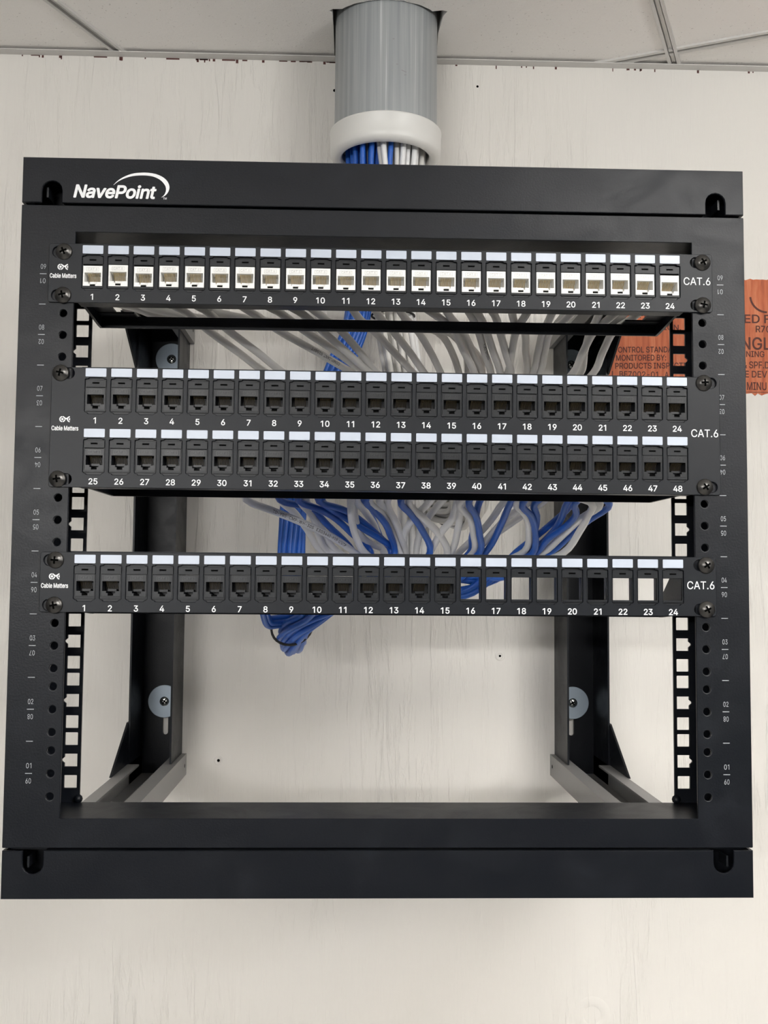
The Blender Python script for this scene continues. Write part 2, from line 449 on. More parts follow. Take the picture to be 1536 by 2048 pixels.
# letter outlines: advance, points and triangles in thousandths ('r' regular, 'b' bold)
GCAP = 0.5087
GLYPHS = {
'&': (448, "197 -7 165 -5 136 1 110 12 88 26 69 42 54 62 43 84 36 108 34 133 36 154 40 173 47 189 58 205 70 220 85 235 101 249 120 264 140 279 216 335 223 340 230 346 237 352 243 359 249 367 255 375 259 384 261 394 262 405 260 420 255 434 245 445 233 454 219 459 201 461 189 460 178 457 168 453 159 447 151 440 145 431 141 421 138 411 137 399 138 386 141 375 145 363 152 352 159 340 169 327 179 314 191 300 204 284 438 0 364 0 171 231 153 254 136 274 121 293 108 310 96 327 87 344 81 361 77 379 75 398 77 420 82 440 91 458 102 474 117 488 134 499 154 507 176 512 200 513 224 512 246 507 266 499 283 488 297 475 308 459 317 442 322 424 324 404 323 389 320 375 315 362 309 349 301 336 291 325 281 314 269 303 256 293 154 217 135 202 121 188 110 174 103 161 98 146 97 131 98 115 102 101 109 87 118 76 130 66 143 57 158 51 175 48 193 46 213 48 232 52 251 59 269 69 286 81 301 95 315 112 327 131 336 151 343 174 348 198 349 224 408 224 406 194 403 167 397 144 389 124 380 107 371 92 361 80 353 70 345 62 333 47 315 30 294 17 271 7 246 -1 221 -5 182 310 135 275 219 266 172 230 292 86 328 133 367 87 328 43", "4 102 5 102 101 5 6 5 101 101 100 6 7 6 100 100 99 7 8 7 99 99 98 8 9 8 98 10 9 98 98 97 10 11 10 97 97 96 11 12 11 96 13 12 96 96 95 13 14 13 95 72 36 35 105 1 106 56 92 55 37 36 71 36 72 71 1 105 2 104 2 105 18 57 56 56 51 18 18 51 136 50 49 18 58 18 49 49 48 58 38 37 70 37 71 70 2 104 3 104 103 3 4 3 103 102 4 103 14 95 94 15 14 94 94 93 15 16 15 93 93 92 16 17 16 92 92 56 17 56 57 17 57 18 137 58 48 59 48 47 59 60 59 47 47 46 60 61 60 46 46 45 61 62 61 45 45 44 62 63 62 44 44 43 63 64 63 43 65 64 43 43 42 65 66 65 42 42 41 66 67 66 41 41 40 67 68 67 40 40 39 68 69 68 39 39 38 69 38 70 69 107 0 108 108 0 135 135 109 108 34 33 74 73 34 74 109 135 134 134 133 109 133 110 109 19 52 91 20 19 91 91 90 20 21 20 90 22 21 90 90 89 22 23 22 89 77 76 31 32 31 76 76 75 32 33 32 75 74 33 75 129 130 54 128 129 54 127 128 54 54 53 127 125 124 116 124 123 116 117 116 123 123 122 117 118 117 122 122 121 118 119 118 121 121 120 119 130 129 113 129 128 113 114 113 128 128 127 114 110 133 132 111 110 132 132 131 111 131 112 111 23 89 88 24 23 88 88 87 24 25 24 87 87 86 25 26 25 86 86 85 26 85 84 26 27 26 84 84 83 27 28 27 83 83 82 28 82 81 28 29 28 81 81 80 29 80 79 29 30 29 79 79 78 30 31 30 78 77 31 78 0 107 1 106 1 107 56 55 52 51 56 52 52 19 51 34 73 35 72 35 73 18 58 137 50 18 136 51 19 136 126 125 116 91 52 138 115 114 127 52 55 138 55 92 139 17 57 137 141 142 126 140 143 130 142 141 115 138 139 115 114 115 139 113 114 139 55 139 138 143 140 112 113 139 140 130 113 140 138 115 141 126 116 141 127 53 142 115 127 142 54 130 143 112 131 143", []),
'-': (453, "337 244 337 188 114 188 114 244", "3 2 1 1 0 3", []),
'.': (188, "95 -4 83 -3 73 1 63 9 55 18 51 29 50 41 51 53 55 64 63 73 73 81 83 85 95 87 107 85 118 81 128 73 135 64 140 53 141 41 140 29 135 18 128 9 118 1 107 -3", "4 3 5 6 5 3 1 0 2 10 9 11 2 0 3 6 3 0 0 9 6 7 6 9 8 7 9 22 21 23 19 18 20 16 15 18 18 17 16 20 18 21 18 15 13 14 13 15 23 21 0 21 18 0 18 13 0 9 0 13 11 9 13 13 12 11", []),
'/': (249, "235 533 71 -76 14 -76 178 533", "0 3 1 2 1 3", []),
'0': (453, "227 -7 191 -3 158 7 130 24 105 48 85 77 69 113 57 155 50 202 48 254 50 306 57 353 69 395 85 431 106 461 130 484 159 502 191 512 227 516 262 512 295 502 323 484 348 461 368 431 384 395 396 353 403 306 405 254 403 202 396 155 384 113 368 77 348 48 323 24 295 7 263 -3 227 50 250 52 271 60 290 74 306 92 320 116 330 144 338 176 342 213 344 254 342 295 338 332 330 365 320 393 306 416 290 435 271 449 250 457 227 460 203 457 182 449 163 435 147 416 134 393 123 365 115 332 111 295 109 254 111 213 115 176 123 144 134 116 147 92 163 74 182 60 203 52", "7 6 66 66 65 7 8 7 65 65 64 8 9 8 64 64 63 9 63 62 9 10 9 62 62 61 10 11 10 61 61 60 11 12 11 60 0 36 71 0 71 1 1 71 2 71 70 2 3 2 70 69 3 70 57 56 15 16 15 56 56 55 16 55 17 16 3 69 4 69 68 4 5 4 68 68 67 5 6 5 67 66 6 67 12 60 59 13 12 59 59 58 13 14 13 58 58 57 14 57 15 14 54 53 19 18 54 19 37 35 34 38 37 34 34 33 38 39 38 33 51 21 52 21 20 52 53 52 20 19 53 20 30 29 42 43 42 29 29 28 43 44 43 28 28 27 44 45 44 27 46 45 27 27 26 46 47 46 26 26 25 47 48 47 25 25 24 48 39 33 32 40 39 32 32 31 40 41 40 31 31 30 41 30 42 41 48 24 49 24 23 49 50 49 23 23 22 50 51 50 22 21 51 22 35 37 0 36 0 37 17 55 54 54 18 17", []),
'1': (453, "276 509 276 0 212 0 212 448 209 448 86 358 86 427 198 509", "6 5 4 4 7 6 1 0 3 2 1 3 7 4 3 3 0 7", []),
'2': (453, "64 0 64 47 234 229 252 248 268 266 282 282 294 298 303 312 311 327 316 341 319 356 320 371 319 389 315 405 308 419 298 431 287 441 273 449 258 455 241 458 224 460 205 458 188 454 172 447 159 438 148 427 139 413 132 398 128 381 127 362 66 362 68 391 75 418 86 442 102 464 121 482 143 496 168 507 196 513 225 516 254 513 281 507 306 497 328 482 346 465 361 445 372 423 379 398 381 372 380 354 377 336 371 318 363 299 351 280 336 259 317 235 294 209 267 180 153 60 153 57 389 57 389 0", "1 0 59 29 28 30 31 30 28 28 27 31 32 31 27 33 32 27 27 26 33 34 33 26 26 25 34 25 35 34 38 22 21 21 20 38 37 23 22 22 38 37 18 40 19 39 19 40 57 2 58 19 39 20 38 20 39 1 59 58 58 2 1 35 25 24 36 35 24 24 23 36 23 37 36 17 16 42 41 17 42 49 48 11 12 11 48 48 47 12 47 46 12 5 55 54 6 5 54 54 53 6 7 6 53 53 52 7 8 7 52 52 51 8 9 8 51 51 50 9 10 9 50 50 49 10 49 11 10 12 46 13 46 45 13 14 13 45 45 44 14 15 14 44 44 43 15 16 15 43 42 16 43 59 0 61 61 60 59 2 57 56 3 2 56 4 3 56 56 55 4 55 5 4 17 41 18 40 18 41", []),
'3': (453, "218 -7 188 -5 159 1 133 10 108 22 88 38 70 57 57 79 48 104 44 132 109 132 112 115 118 100 126 87 137 76 150 66 165 59 182 54 200 51 219 50 239 51 258 55 275 61 291 69 304 80 315 93 323 108 328 125 329 145 328 163 323 180 316 196 306 211 292 223 275 234 254 241 229 246 201 248 157 248 157 299 288 448 288 452 70 452 70 509 372 509 372 461 211 278 211 289 247 290 279 286 308 276 333 262 354 244 371 222 383 198 391 173 393 145 390 116 383 90 370 66 354 45 333 27 309 12 281 2 251 -5 221 289", "3 15 4 15 14 4 5 4 14 14 13 5 6 5 13 13 12 6 7 6 12 12 11 7 8 7 11 11 10 8 9 8 10 17 16 2 17 2 1 1 18 17 64 20 0 19 0 20 35 48 36 18 1 0 0 19 18 46 37 36 36 48 46 39 46 47 2 16 3 15 3 16 37 46 38 46 39 38 22 21 63 22 63 62 23 22 62 33 50 34 49 34 50 58 57 27 28 27 57 57 56 28 29 28 56 56 55 29 55 54 29 30 29 54 54 53 30 23 62 61 24 23 61 61 60 24 25 24 60 60 59 25 26 25 59 59 58 26 58 27 26 30 53 31 53 52 31 32 31 52 52 51 32 33 32 51 50 33 51 45 40 47 41 40 45 45 44 41 63 21 64 20 64 21 34 49 35 48 35 49 39 47 40 43 42 41 41 44 43 46 48 65 47 46 65 45 47 65", []),
'4': (453, "40 105 40 158 247 509 311 509 109 166 109 163 413 163 413 105 282 0 282 121 282 146 282 318 343 318 343 0 282 105 282 163 343 163 343 105", "1 0 5 1 5 4 4 2 1 5 0 9 5 9 10 16 15 10 2 4 3 15 16 11 8 13 14 9 0 14 5 10 15 12 11 16 7 6 16 17 7 16 14 17 9 17 16 10 10 9 17 17 14 13", []),
'5': (453, "221 -7 192 -5 165 1 140 11 118 25 99 41 83 60 71 82 63 105 60 130 122 130 125 115 130 102 138 89 148 78 160 68 173 60 188 54 204 51 221 50 241 51 259 56 276 64 291 75 304 89 314 104 322 122 326 141 328 162 326 183 321 203 314 221 303 237 290 251 275 262 257 270 238 275 218 277 201 276 184 273 167 268 152 262 139 255 128 246 67 253 96 509 366 509 366 452 151 452 134 301 136 301 148 311 162 318 178 325 194 330 212 333 229 334 252 332 274 328 294 321 313 311 330 299 345 285 358 269 370 251 379 231 386 210 390 187 391 163 388 132 381 102 369 76 352 52 332 32 309 15 282 3 253 -4", "9 8 10 49 43 42 50 49 42 5 4 14 14 13 5 6 5 13 13 12 6 7 6 12 12 11 7 8 7 11 10 8 11 43 49 44 45 44 49 40 39 52 39 53 52 17 1 18 55 37 56 18 1 0 0 19 18 37 55 38 54 38 55 1 17 2 16 2 17 53 39 38 38 54 53 2 16 3 16 15 3 4 3 15 14 4 15 50 42 41 41 40 50 51 50 40 40 52 51 45 49 48 20 76 21 57 36 35 35 58 57 21 76 75 22 21 75 75 74 22 74 23 22 33 60 34 60 59 34 35 34 59 58 35 59 71 70 26 70 69 26 27 26 69 28 27 69 69 68 28 68 67 28 29 28 67 67 66 29 30 29 66 66 65 30 23 74 73 24 23 73 73 72 24 25 24 72 72 71 25 71 26 25 30 65 31 65 64 31 64 63 31 32 31 63 63 62 32 33 32 62 62 61 33 60 33 61 76 20 0 19 0 20 56 37 36 36 57 56 47 46 48 45 48 46", []),
'6': (453, "226 -7 196 -4 168 3 142 15 119 31 100 51 84 74 73 101 66 130 64 162 65 187 71 212 80 239 93 268 112 302 137 340 252 509 322 509 151 261 145 261 151 270 157 279 165 288 174 295 184 302 196 307 208 311 221 313 235 314 265 312 291 305 316 295 337 280 355 262 370 240 380 215 387 187 389 157 387 127 379 98 368 73 352 50 333 30 310 14 284 3 257 -4 226 48 245 50 263 55 279 63 293 73 304 86 314 101 322 119 326 137 327 157 326 178 322 196 314 213 304 228 293 241 279 251 263 259 245 264 226 265 207 264 190 259 174 252 160 241 148 229 138 214 131 197 126 179 125 158 126 138 131 119 138 102 148 86 160 73 174 63 190 55 207 50 175 296", "6 5 76 7 6 76 76 75 7 75 74 7 8 7 74 74 73 8 9 8 73 73 72 9 10 9 72 11 10 72 72 71 11 12 11 71 71 70 12 18 20 19 19 69 68 18 19 68 65 26 25 1 81 80 66 65 24 65 25 24 1 80 2 80 79 2 18 68 67 2 79 3 79 78 3 4 3 78 78 77 4 5 4 77 76 5 77 12 70 69 13 12 69 69 19 13 14 13 19 19 20 14 20 21 14 21 22 14 15 14 22 22 23 15 64 28 27 45 48 47 45 47 0 46 0 47 28 64 63 62 61 30 29 62 30 48 45 44 44 49 48 62 29 63 28 63 29 41 40 52 53 52 40 40 39 53 39 38 53 54 53 38 38 37 54 55 54 37 56 55 37 37 36 56 36 35 56 57 56 35 35 34 57 58 57 34 34 33 58 49 44 43 50 49 43 43 42 50 42 41 50 51 50 41 41 52 51 58 33 59 33 32 59 60 59 32 32 31 60 61 60 31 30 61 31 15 23 16 0 46 1 81 1 46 26 65 64 64 27 26 67 66 24 82 18 24 18 67 24 20 18 21 18 82 23 17 16 23 23 22 18 22 21 18 17 23 82", []),
'7': (453, "97 0 323 448 323 452 62 452 62 509 391 509 391 449 165 0", "0 7 1 2 1 6 6 5 2 6 1 7 4 3 2 2 5 4", []),
'8': (453, "226 -7 193 -5 163 1 136 11 111 25 91 42 74 62 62 84 54 109 52 135 53 156 58 176 65 195 75 212 87 228 101 241 117 252 134 260 153 265 153 267 129 276 109 289 93 308 80 330 73 354 70 380 73 405 79 429 90 450 106 469 124 485 146 498 170 508 197 514 226 516 255 514 282 508 306 498 328 485 346 469 361 450 373 429 379 405 382 380 379 354 372 330 359 308 343 289 323 276 300 267 300 265 319 260 335 252 351 241 365 228 377 212 387 195 395 176 399 156 401 135 398 109 391 84 378 62 362 42 341 25 317 11 289 1 259 -5 226 49 248 50 267 54 285 60 300 69 313 79 323 91 331 106 335 121 337 139 335 157 330 173 322 189 312 202 298 213 283 223 265 230 247 234 226 235 206 234 187 230 169 223 154 213 140 202 130 189 122 173 117 157 115 139 117 121 121 106 129 91 139 79 152 69 167 60 185 54 205 50 226 290 244 291 260 294 274 300 287 308 298 318 307 330 314 344 318 359 319 376 318 392 314 407 308 420 299 432 288 442 275 449 260 455 244 459 226 460 208 459 192 455 177 449 164 442 153 432 145 420 138 407 134 392 133 376 134 359 138 344 145 330 154 318 165 308 178 300 193 294 209 291", "6 5 98 98 97 6 7 6 97 97 96 7 8 7 96 9 8 96 96 95 9 10 9 95 95 94 10 11 10 94 94 93 11 12 11 93 13 12 93 93 92 13 14 13 92 24 23 132 132 131 24 25 24 131 131 130 25 26 25 130 32 125 124 0 68 103 86 139 87 138 87 139 0 103 1 102 1 103 87 138 88 123 33 124 32 124 33 1 102 2 102 101 2 3 2 101 100 3 101 89 88 18 88 138 18 19 18 138 138 137 19 136 19 137 31 126 125 125 32 31 3 100 4 100 99 4 5 4 99 98 5 99 14 92 91 15 14 91 16 15 91 91 90 16 17 16 90 90 89 17 89 18 17 19 136 20 136 135 20 21 20 135 135 134 21 22 21 134 134 133 22 23 22 133 132 23 133 26 130 129 27 26 129 28 27 129 129 128 28 29 28 128 128 127 29 30 29 127 127 126 30 126 31 30 34 122 121 121 35 34 119 36 120 67 70 69 84 106 85 105 85 106 35 121 120 120 36 35 71 66 65 72 71 65 70 67 66 66 71 70 84 83 50 106 84 50 50 49 106 107 106 49 49 108 107 118 37 119 36 119 37 63 62 74 75 74 62 62 61 75 61 60 75 76 75 60 60 59 76 77 76 59 59 58 77 78 77 58 58 57 78 57 56 78 79 78 56 56 55 79 80 79 55 55 54 80 45 44 112 113 112 44 44 43 113 114 113 43 43 42 114 72 65 64 73 72 64 64 63 73 63 74 73 80 54 81 54 53 81 53 52 81 82 81 52 52 51 82 83 82 51 50 83 51 108 49 48 109 108 48 48 47 109 110 109 47 47 46 110 111 110 46 46 45 111 45 112 111 114 42 115 42 41 115 41 40 115 116 115 40 40 39 116 117 116 39 39 38 117 118 117 38 37 118 38 67 69 0 68 0 69 85 105 86 105 104 86 139 86 104 122 34 123 33 123 34", []),
'9': (453, "226 516 256 513 285 506 310 494 333 478 352 458 368 434 380 408 387 378 389 347 387 322 382 296 373 270 359 240 340 207 315 168 200 0 130 0 301 248 307 248 302 238 295 229 287 221 278 214 268 207 257 202 245 198 232 195 218 195 188 197 161 203 137 214 116 229 98 247 83 269 72 294 66 321 64 352 66 382 73 411 85 436 101 459 120 479 143 494 168 506 196 513 226 460 207 459 190 454 174 446 160 435 148 423 138 407 131 390 127 372 125 352 127 331 131 313 138 295 148 280 160 268 174 257 190 250 207 245 226 243 245 245 263 249 279 257 293 267 305 280 314 295 322 312 326 330 327 350 326 371 322 390 314 407 305 422 293 435 279 446 263 454 245 459 277 213", "34 33 58 58 57 34 35 34 57 36 35 57 57 56 36 37 36 56 56 55 37 38 37 55 55 54 38 54 53 38 39 38 53 53 52 39 40 39 52 41 40 52 43 50 49 49 44 43 64 28 27 46 0 47 28 64 63 45 48 47 47 0 45 28 63 29 63 62 29 30 29 62 61 30 62 44 49 48 48 45 44 15 23 16 30 61 31 61 60 31 32 31 60 60 59 32 33 32 59 58 33 59 41 52 51 42 41 51 51 50 42 50 43 42 65 26 25 65 25 24 24 66 65 1 81 80 18 21 20 18 68 67 79 2 80 1 80 2 14 13 19 71 70 12 12 11 71 72 71 11 11 10 72 10 9 72 73 72 9 9 8 73 74 73 8 8 7 74 75 74 7 7 6 75 76 75 6 6 5 76 22 23 15 15 14 22 21 22 14 20 21 14 14 19 20 18 20 19 68 18 19 69 68 19 19 13 69 13 12 69 12 70 69 76 5 77 5 4 77 78 77 4 4 3 78 79 78 3 2 79 3 64 27 26 26 65 64 0 46 81 81 1 0 67 66 18 82 18 24 66 24 18 21 18 22 18 82 23 17 16 23 23 22 18 17 23 82", []),
':': (188, "95 -4 83 -3 73 1 63 9 55 18 51 29 50 41 51 53 55 64 63 73 73 81 83 85 95 87 107 85 118 81 128 73 135 64 140 53 141 41 140 29 135 18 128 9 118 1 107 -3 95 271 83 272 73 277 63 284 55 294 51 304 50 316 51 328 55 339 63 349 73 356 83 360 95 362 107 360 118 356 128 349 135 339 140 328 141 316 140 304 135 294 128 284 118 277 107 272", "4 3 5 6 5 3 7 6 9 9 8 7 30 29 28 1 0 2 2 0 3 6 3 0 9 6 0 11 10 9 30 28 27 27 26 30 35 34 30 31 30 34 34 33 31 32 31 33 22 21 23 15 14 13 24 47 46 19 18 20 18 17 16 43 42 44 42 41 40 20 18 21 15 13 18 18 16 15 45 44 46 37 46 44 44 42 37 42 40 37 38 37 40 40 39 38 23 21 0 21 18 0 18 13 0 9 0 13 11 9 13 12 11 13 26 25 24 24 46 26 46 37 26 30 26 37 35 30 37 37 36 35", []),
'A': (480, "16 0 201 509 276 509 463 0 395 0 287 302 280 323 272 346 264 372 255 402 244 438 232 478 245 478 233 437 222 402 213 371 204 345 197 322 191 302 85 0 110 142 110 199 370 199 370 142 239 456 155 199 324 199 344 142 135 142", "0 19 20 21 18 17 0 20 21 1 16 15 1 15 14 14 13 1 13 11 1 21 17 16 16 1 21 0 21 1 8 7 2 8 2 9 10 9 2 12 10 2 4 3 23 3 22 23 6 5 22 2 7 6 6 22 2 22 3 2 28 25 20 11 13 24 11 24 12 1 11 12 12 2 1 26 27 23 10 12 24 25 28 26 18 21 25 21 20 25 22 5 26 23 22 26 4 23 27 27 26 28 20 19 28", []),
'B': (456, "60 0 60 509 241 509 274 507 304 501 329 491 350 477 367 461 381 442 390 421 396 398 398 374 397 353 393 336 387 320 378 307 368 295 356 286 343 278 329 272 315 267 315 262 331 260 347 254 363 245 378 234 391 220 402 203 411 184 416 161 418 136 416 111 410 88 400 67 386 48 368 31 344 18 317 8 284 2 247 0 125 57 245 57 281 60 309 67 330 80 344 96 353 115 355 137 354 153 350 169 342 184 333 197 320 209 306 218 289 225 269 229 248 231 125 231 125 285 238 285 256 287 273 290 288 296 302 304 314 314 323 326 330 340 335 355 336 372 333 393 326 412 313 429 294 442 270 449 240 452 125 452", "40 57 0 1 0 57 74 2 75 59 58 57 1 57 58 58 75 1 75 2 1 60 56 55 41 39 38 38 42 41 60 55 61 40 0 39 39 41 40 59 57 56 56 60 59 73 3 74 2 74 3 54 53 21 63 62 20 20 19 63 64 63 19 72 71 5 4 72 5 42 38 37 37 43 42 54 21 55 61 55 21 21 20 61 20 62 61 72 4 73 3 73 4 34 33 45 33 32 45 46 45 32 32 31 46 47 46 31 31 30 47 30 29 47 48 47 29 29 28 48 49 48 28 28 27 49 50 49 27 27 26 50 26 25 50 51 50 25 24 51 25 14 13 67 13 12 67 68 67 12 12 11 68 11 10 68 69 68 10 10 9 69 43 37 36 44 43 36 36 35 44 35 34 44 34 45 44 51 24 52 24 23 52 23 22 52 53 52 22 21 53 22 64 19 18 18 17 64 65 64 17 17 16 65 16 15 65 66 65 15 15 14 66 14 67 66 69 9 70 9 8 70 8 7 70 71 70 7 7 6 71 5 71 6", []),
'C': (510, "267 -7 225 -3 186 7 150 25 119 49 92 79 70 115 53 157 44 203 40 254 44 305 53 352 70 393 92 429 119 459 150 484 186 501 225 512 267 516 293 514 317 511 340 504 362 496 383 485 402 471 419 456 435 438 448 418 459 397 467 373 473 348 408 348 404 365 397 380 389 395 380 407 369 418 357 428 344 437 330 444 315 449 300 453 284 455 267 456 237 453 209 445 184 432 161 414 141 391 125 364 113 332 106 295 103 254 106 213 113 177 125 145 141 117 161 94 184 76 210 63 237 56 267 53 284 54 300 56 315 60 330 65 344 72 357 81 369 90 380 102 389 114 397 128 404 144 408 160 473 160 467 135 459 112 448 91 435 71 420 53 402 38 383 24 363 13 341 5 317 -2 293 -6", "6 5 56 56 55 6 7 6 55 55 54 7 8 7 54 54 53 8 9 8 53 52 9 53 9 52 51 10 9 51 51 50 10 11 10 50 50 49 11 12 11 49 49 48 12 13 12 48 1 59 2 16 45 17 2 59 58 45 16 46 15 46 16 0 61 60 85 63 62 18 42 19 85 62 0 61 0 62 42 18 43 44 43 18 0 60 1 59 1 60 17 45 44 44 18 17 2 58 3 58 57 3 4 3 57 5 4 57 56 5 57 13 48 47 14 13 47 47 46 14 46 15 14 40 20 41 64 84 83 83 65 64 39 21 40 20 40 21 38 37 23 22 38 23 65 83 82 66 65 82 82 81 66 81 67 66 38 22 39 21 39 22 78 77 70 71 70 77 77 76 71 72 71 76 76 75 72 73 72 75 75 74 73 30 29 31 32 31 29 29 28 32 33 32 28 28 27 33 34 33 27 27 26 34 67 81 80 68 67 80 80 79 68 69 68 79 79 78 69 78 70 69 34 26 35 26 25 35 36 35 25 25 24 36 37 36 24 23 37 24 63 85 84 84 64 63 19 42 41 41 20 19", []),
'D': (502, "219 0 96 0 96 57 215 57 254 60 288 68 318 81 343 99 363 122 379 149 390 181 397 216 399 255 397 294 390 329 379 361 364 388 344 410 320 428 291 441 258 449 221 452 93 452 93 509 225 509 273 505 315 495 353 478 385 455 412 426 433 391 449 351 458 306 462 255 458 205 449 159 433 119 411 83 384 54 351 31 312 14 268 3 125 509 125 0 60 0 60 509 125 452 125 57", "45 44 22 22 23 45 0 3 43 2 43 47 43 2 1 44 1 2 22 44 2 22 2 46 22 46 42 23 22 42 41 5 4 24 20 25 26 19 18 5 41 40 40 6 5 25 20 19 19 26 25 41 4 0 3 0 4 20 24 21 42 21 24 27 17 28 34 33 11 12 11 33 13 12 33 33 32 13 37 36 8 9 8 36 36 35 9 10 9 35 35 34 10 34 11 10 13 32 14 32 31 14 15 14 31 31 30 15 16 15 30 30 29 16 17 16 29 28 17 29 6 40 39 7 6 39 39 38 7 38 37 7 37 8 7 17 27 18 26 18 27 21 42 46 2 47 46 43 3 47", []),
'E': (419, "60 0 60 509 372 509 372 452 125 452 125 286 355 286 355 229 125 229 125 57 375 57 375 0", "0 9 8 1 0 8 8 5 1 5 4 1 9 0 11 11 10 9 5 8 7 7 6 5 3 2 4 1 4 2", []),
'F': (410, "60 0 60 509 369 509 369 452 125 452 125 278 346 278 346 221 125 221 125 0", "9 8 0 8 5 0 1 0 5 3 2 4 5 8 7 7 6 5 1 5 4 4 2 1", []),
'G': (520, "269 -7 225 -3 185 7 149 25 118 49 91 79 69 116 53 157 43 203 40 254 43 305 53 352 69 393 91 429 117 459 149 484 184 501 223 512 265 516 291 514 316 510 340 504 363 494 384 483 403 469 421 453 436 436 449 416 460 395 468 373 474 349 408 349 402 365 395 379 387 393 378 406 368 417 356 427 344 436 330 443 315 448 300 453 283 455 265 456 236 453 209 445 183 432 160 414 141 392 125 364 113 332 106 295 103 254 106 213 113 177 125 145 141 117 161 95 184 76 210 63 238 56 269 53 296 55 322 61 345 71 365 85 382 102 396 123 407 147 413 173 415 202 434 199 283 199 283 256 478 256 478 200 475 160 466 124 451 91 431 62 406 38 377 19 344 5 308 -4 415 199", "4 56 5 6 5 56 56 55 6 7 6 55 55 54 7 8 7 54 54 53 8 9 8 53 52 9 53 9 52 51 10 9 51 51 50 10 11 10 50 50 49 11 12 11 49 49 48 12 13 12 48 15 47 46 45 17 16 2 59 58 45 16 46 15 46 16 43 18 44 60 1 0 0 61 60 18 43 42 42 19 18 59 2 1 1 60 59 17 45 44 44 18 17 2 58 3 58 57 3 4 3 57 56 4 57 13 48 47 14 13 47 47 15 14 40 20 41 82 63 83 62 83 63 39 21 40 20 40 21 65 64 81 81 64 82 63 82 64 37 23 38 23 22 38 39 38 22 21 39 22 76 75 71 75 74 71 78 77 67 68 67 77 77 76 68 69 68 76 76 71 69 70 84 71 71 74 70 30 29 31 32 31 29 29 28 32 65 81 80 66 65 80 80 79 66 79 78 66 78 67 66 32 28 33 28 27 33 34 33 27 27 26 34 35 34 26 26 25 35 36 35 25 25 24 36 37 36 24 23 37 24 83 62 0 61 0 62 84 70 72 73 72 70 70 74 73 19 42 41 41 20 19 69 71 84", []),
'H': (517, "60 0 60 509 125 509 125 289 392 289 392 509 457 509 457 0 392 0 392 232 125 232 125 0", "0 11 10 1 0 10 10 3 1 3 2 1 9 8 7 7 6 9 4 9 6 6 5 4 3 10 9 9 4 3", []),
'I': (300, "31 0 31 57 118 57 118 452 31 452 31 509 269 509 269 452 183 452 183 57 269 57 269 0", "1 0 2 3 5 4 9 11 10 7 6 8 2 0 11 11 9 2 3 2 9 9 8 3 8 6 3 5 3 6", []),
'J': (396, "185 -7 143 -2 106 11 75 33 52 63 38 100 33 145 33 173 98 173 98 145 100 117 108 93 122 74 139 61 160 53 185 50 209 53 230 61 248 74 261 93 269 117 272 145 272 509 336 509 336 145 332 100 318 63 294 33 263 11 227 -2", "7 6 9 9 8 7 0 14 1 13 1 14 1 13 2 12 2 13 2 12 3 12 11 3 4 3 11 5 4 11 11 10 5 6 5 10 9 6 10 18 17 28 28 17 29 16 29 17 25 24 20 21 20 24 22 21 24 24 23 22 18 28 27 19 18 27 27 26 19 26 25 19 25 20 19 29 16 0 16 15 0 14 0 15", []),
'K': (467, "104 145 104 216 116 231 128 246 139 261 151 275 162 289 174 303 187 317 199 331 212 344 364 509 448 509 231 276 228 276 60 0 60 509 125 509 125 334 124 225 125 193 125 0 372 0 188 259 228 309 449 0 124 241 125 167 198 245 243 289", "2 1 19 15 0 1 16 15 1 0 15 21 1 0 20 19 1 20 2 19 26 2 26 18 1 2 18 16 1 18 18 17 16 7 6 23 24 14 13 22 25 13 13 25 29 24 13 29 12 11 24 14 24 23 9 8 24 10 9 24 24 11 10 19 20 23 3 19 23 4 3 23 5 4 23 23 6 5 0 21 27 20 0 27 19 3 26 14 23 28 13 14 28 22 13 28 20 27 28 23 20 28 8 7 24 7 23 24 12 24 29", []),
'L': (393, "60 0 60 509 125 509 125 57 361 57 361 0", "1 0 3 3 0 5 5 4 3 1 3 2", []),
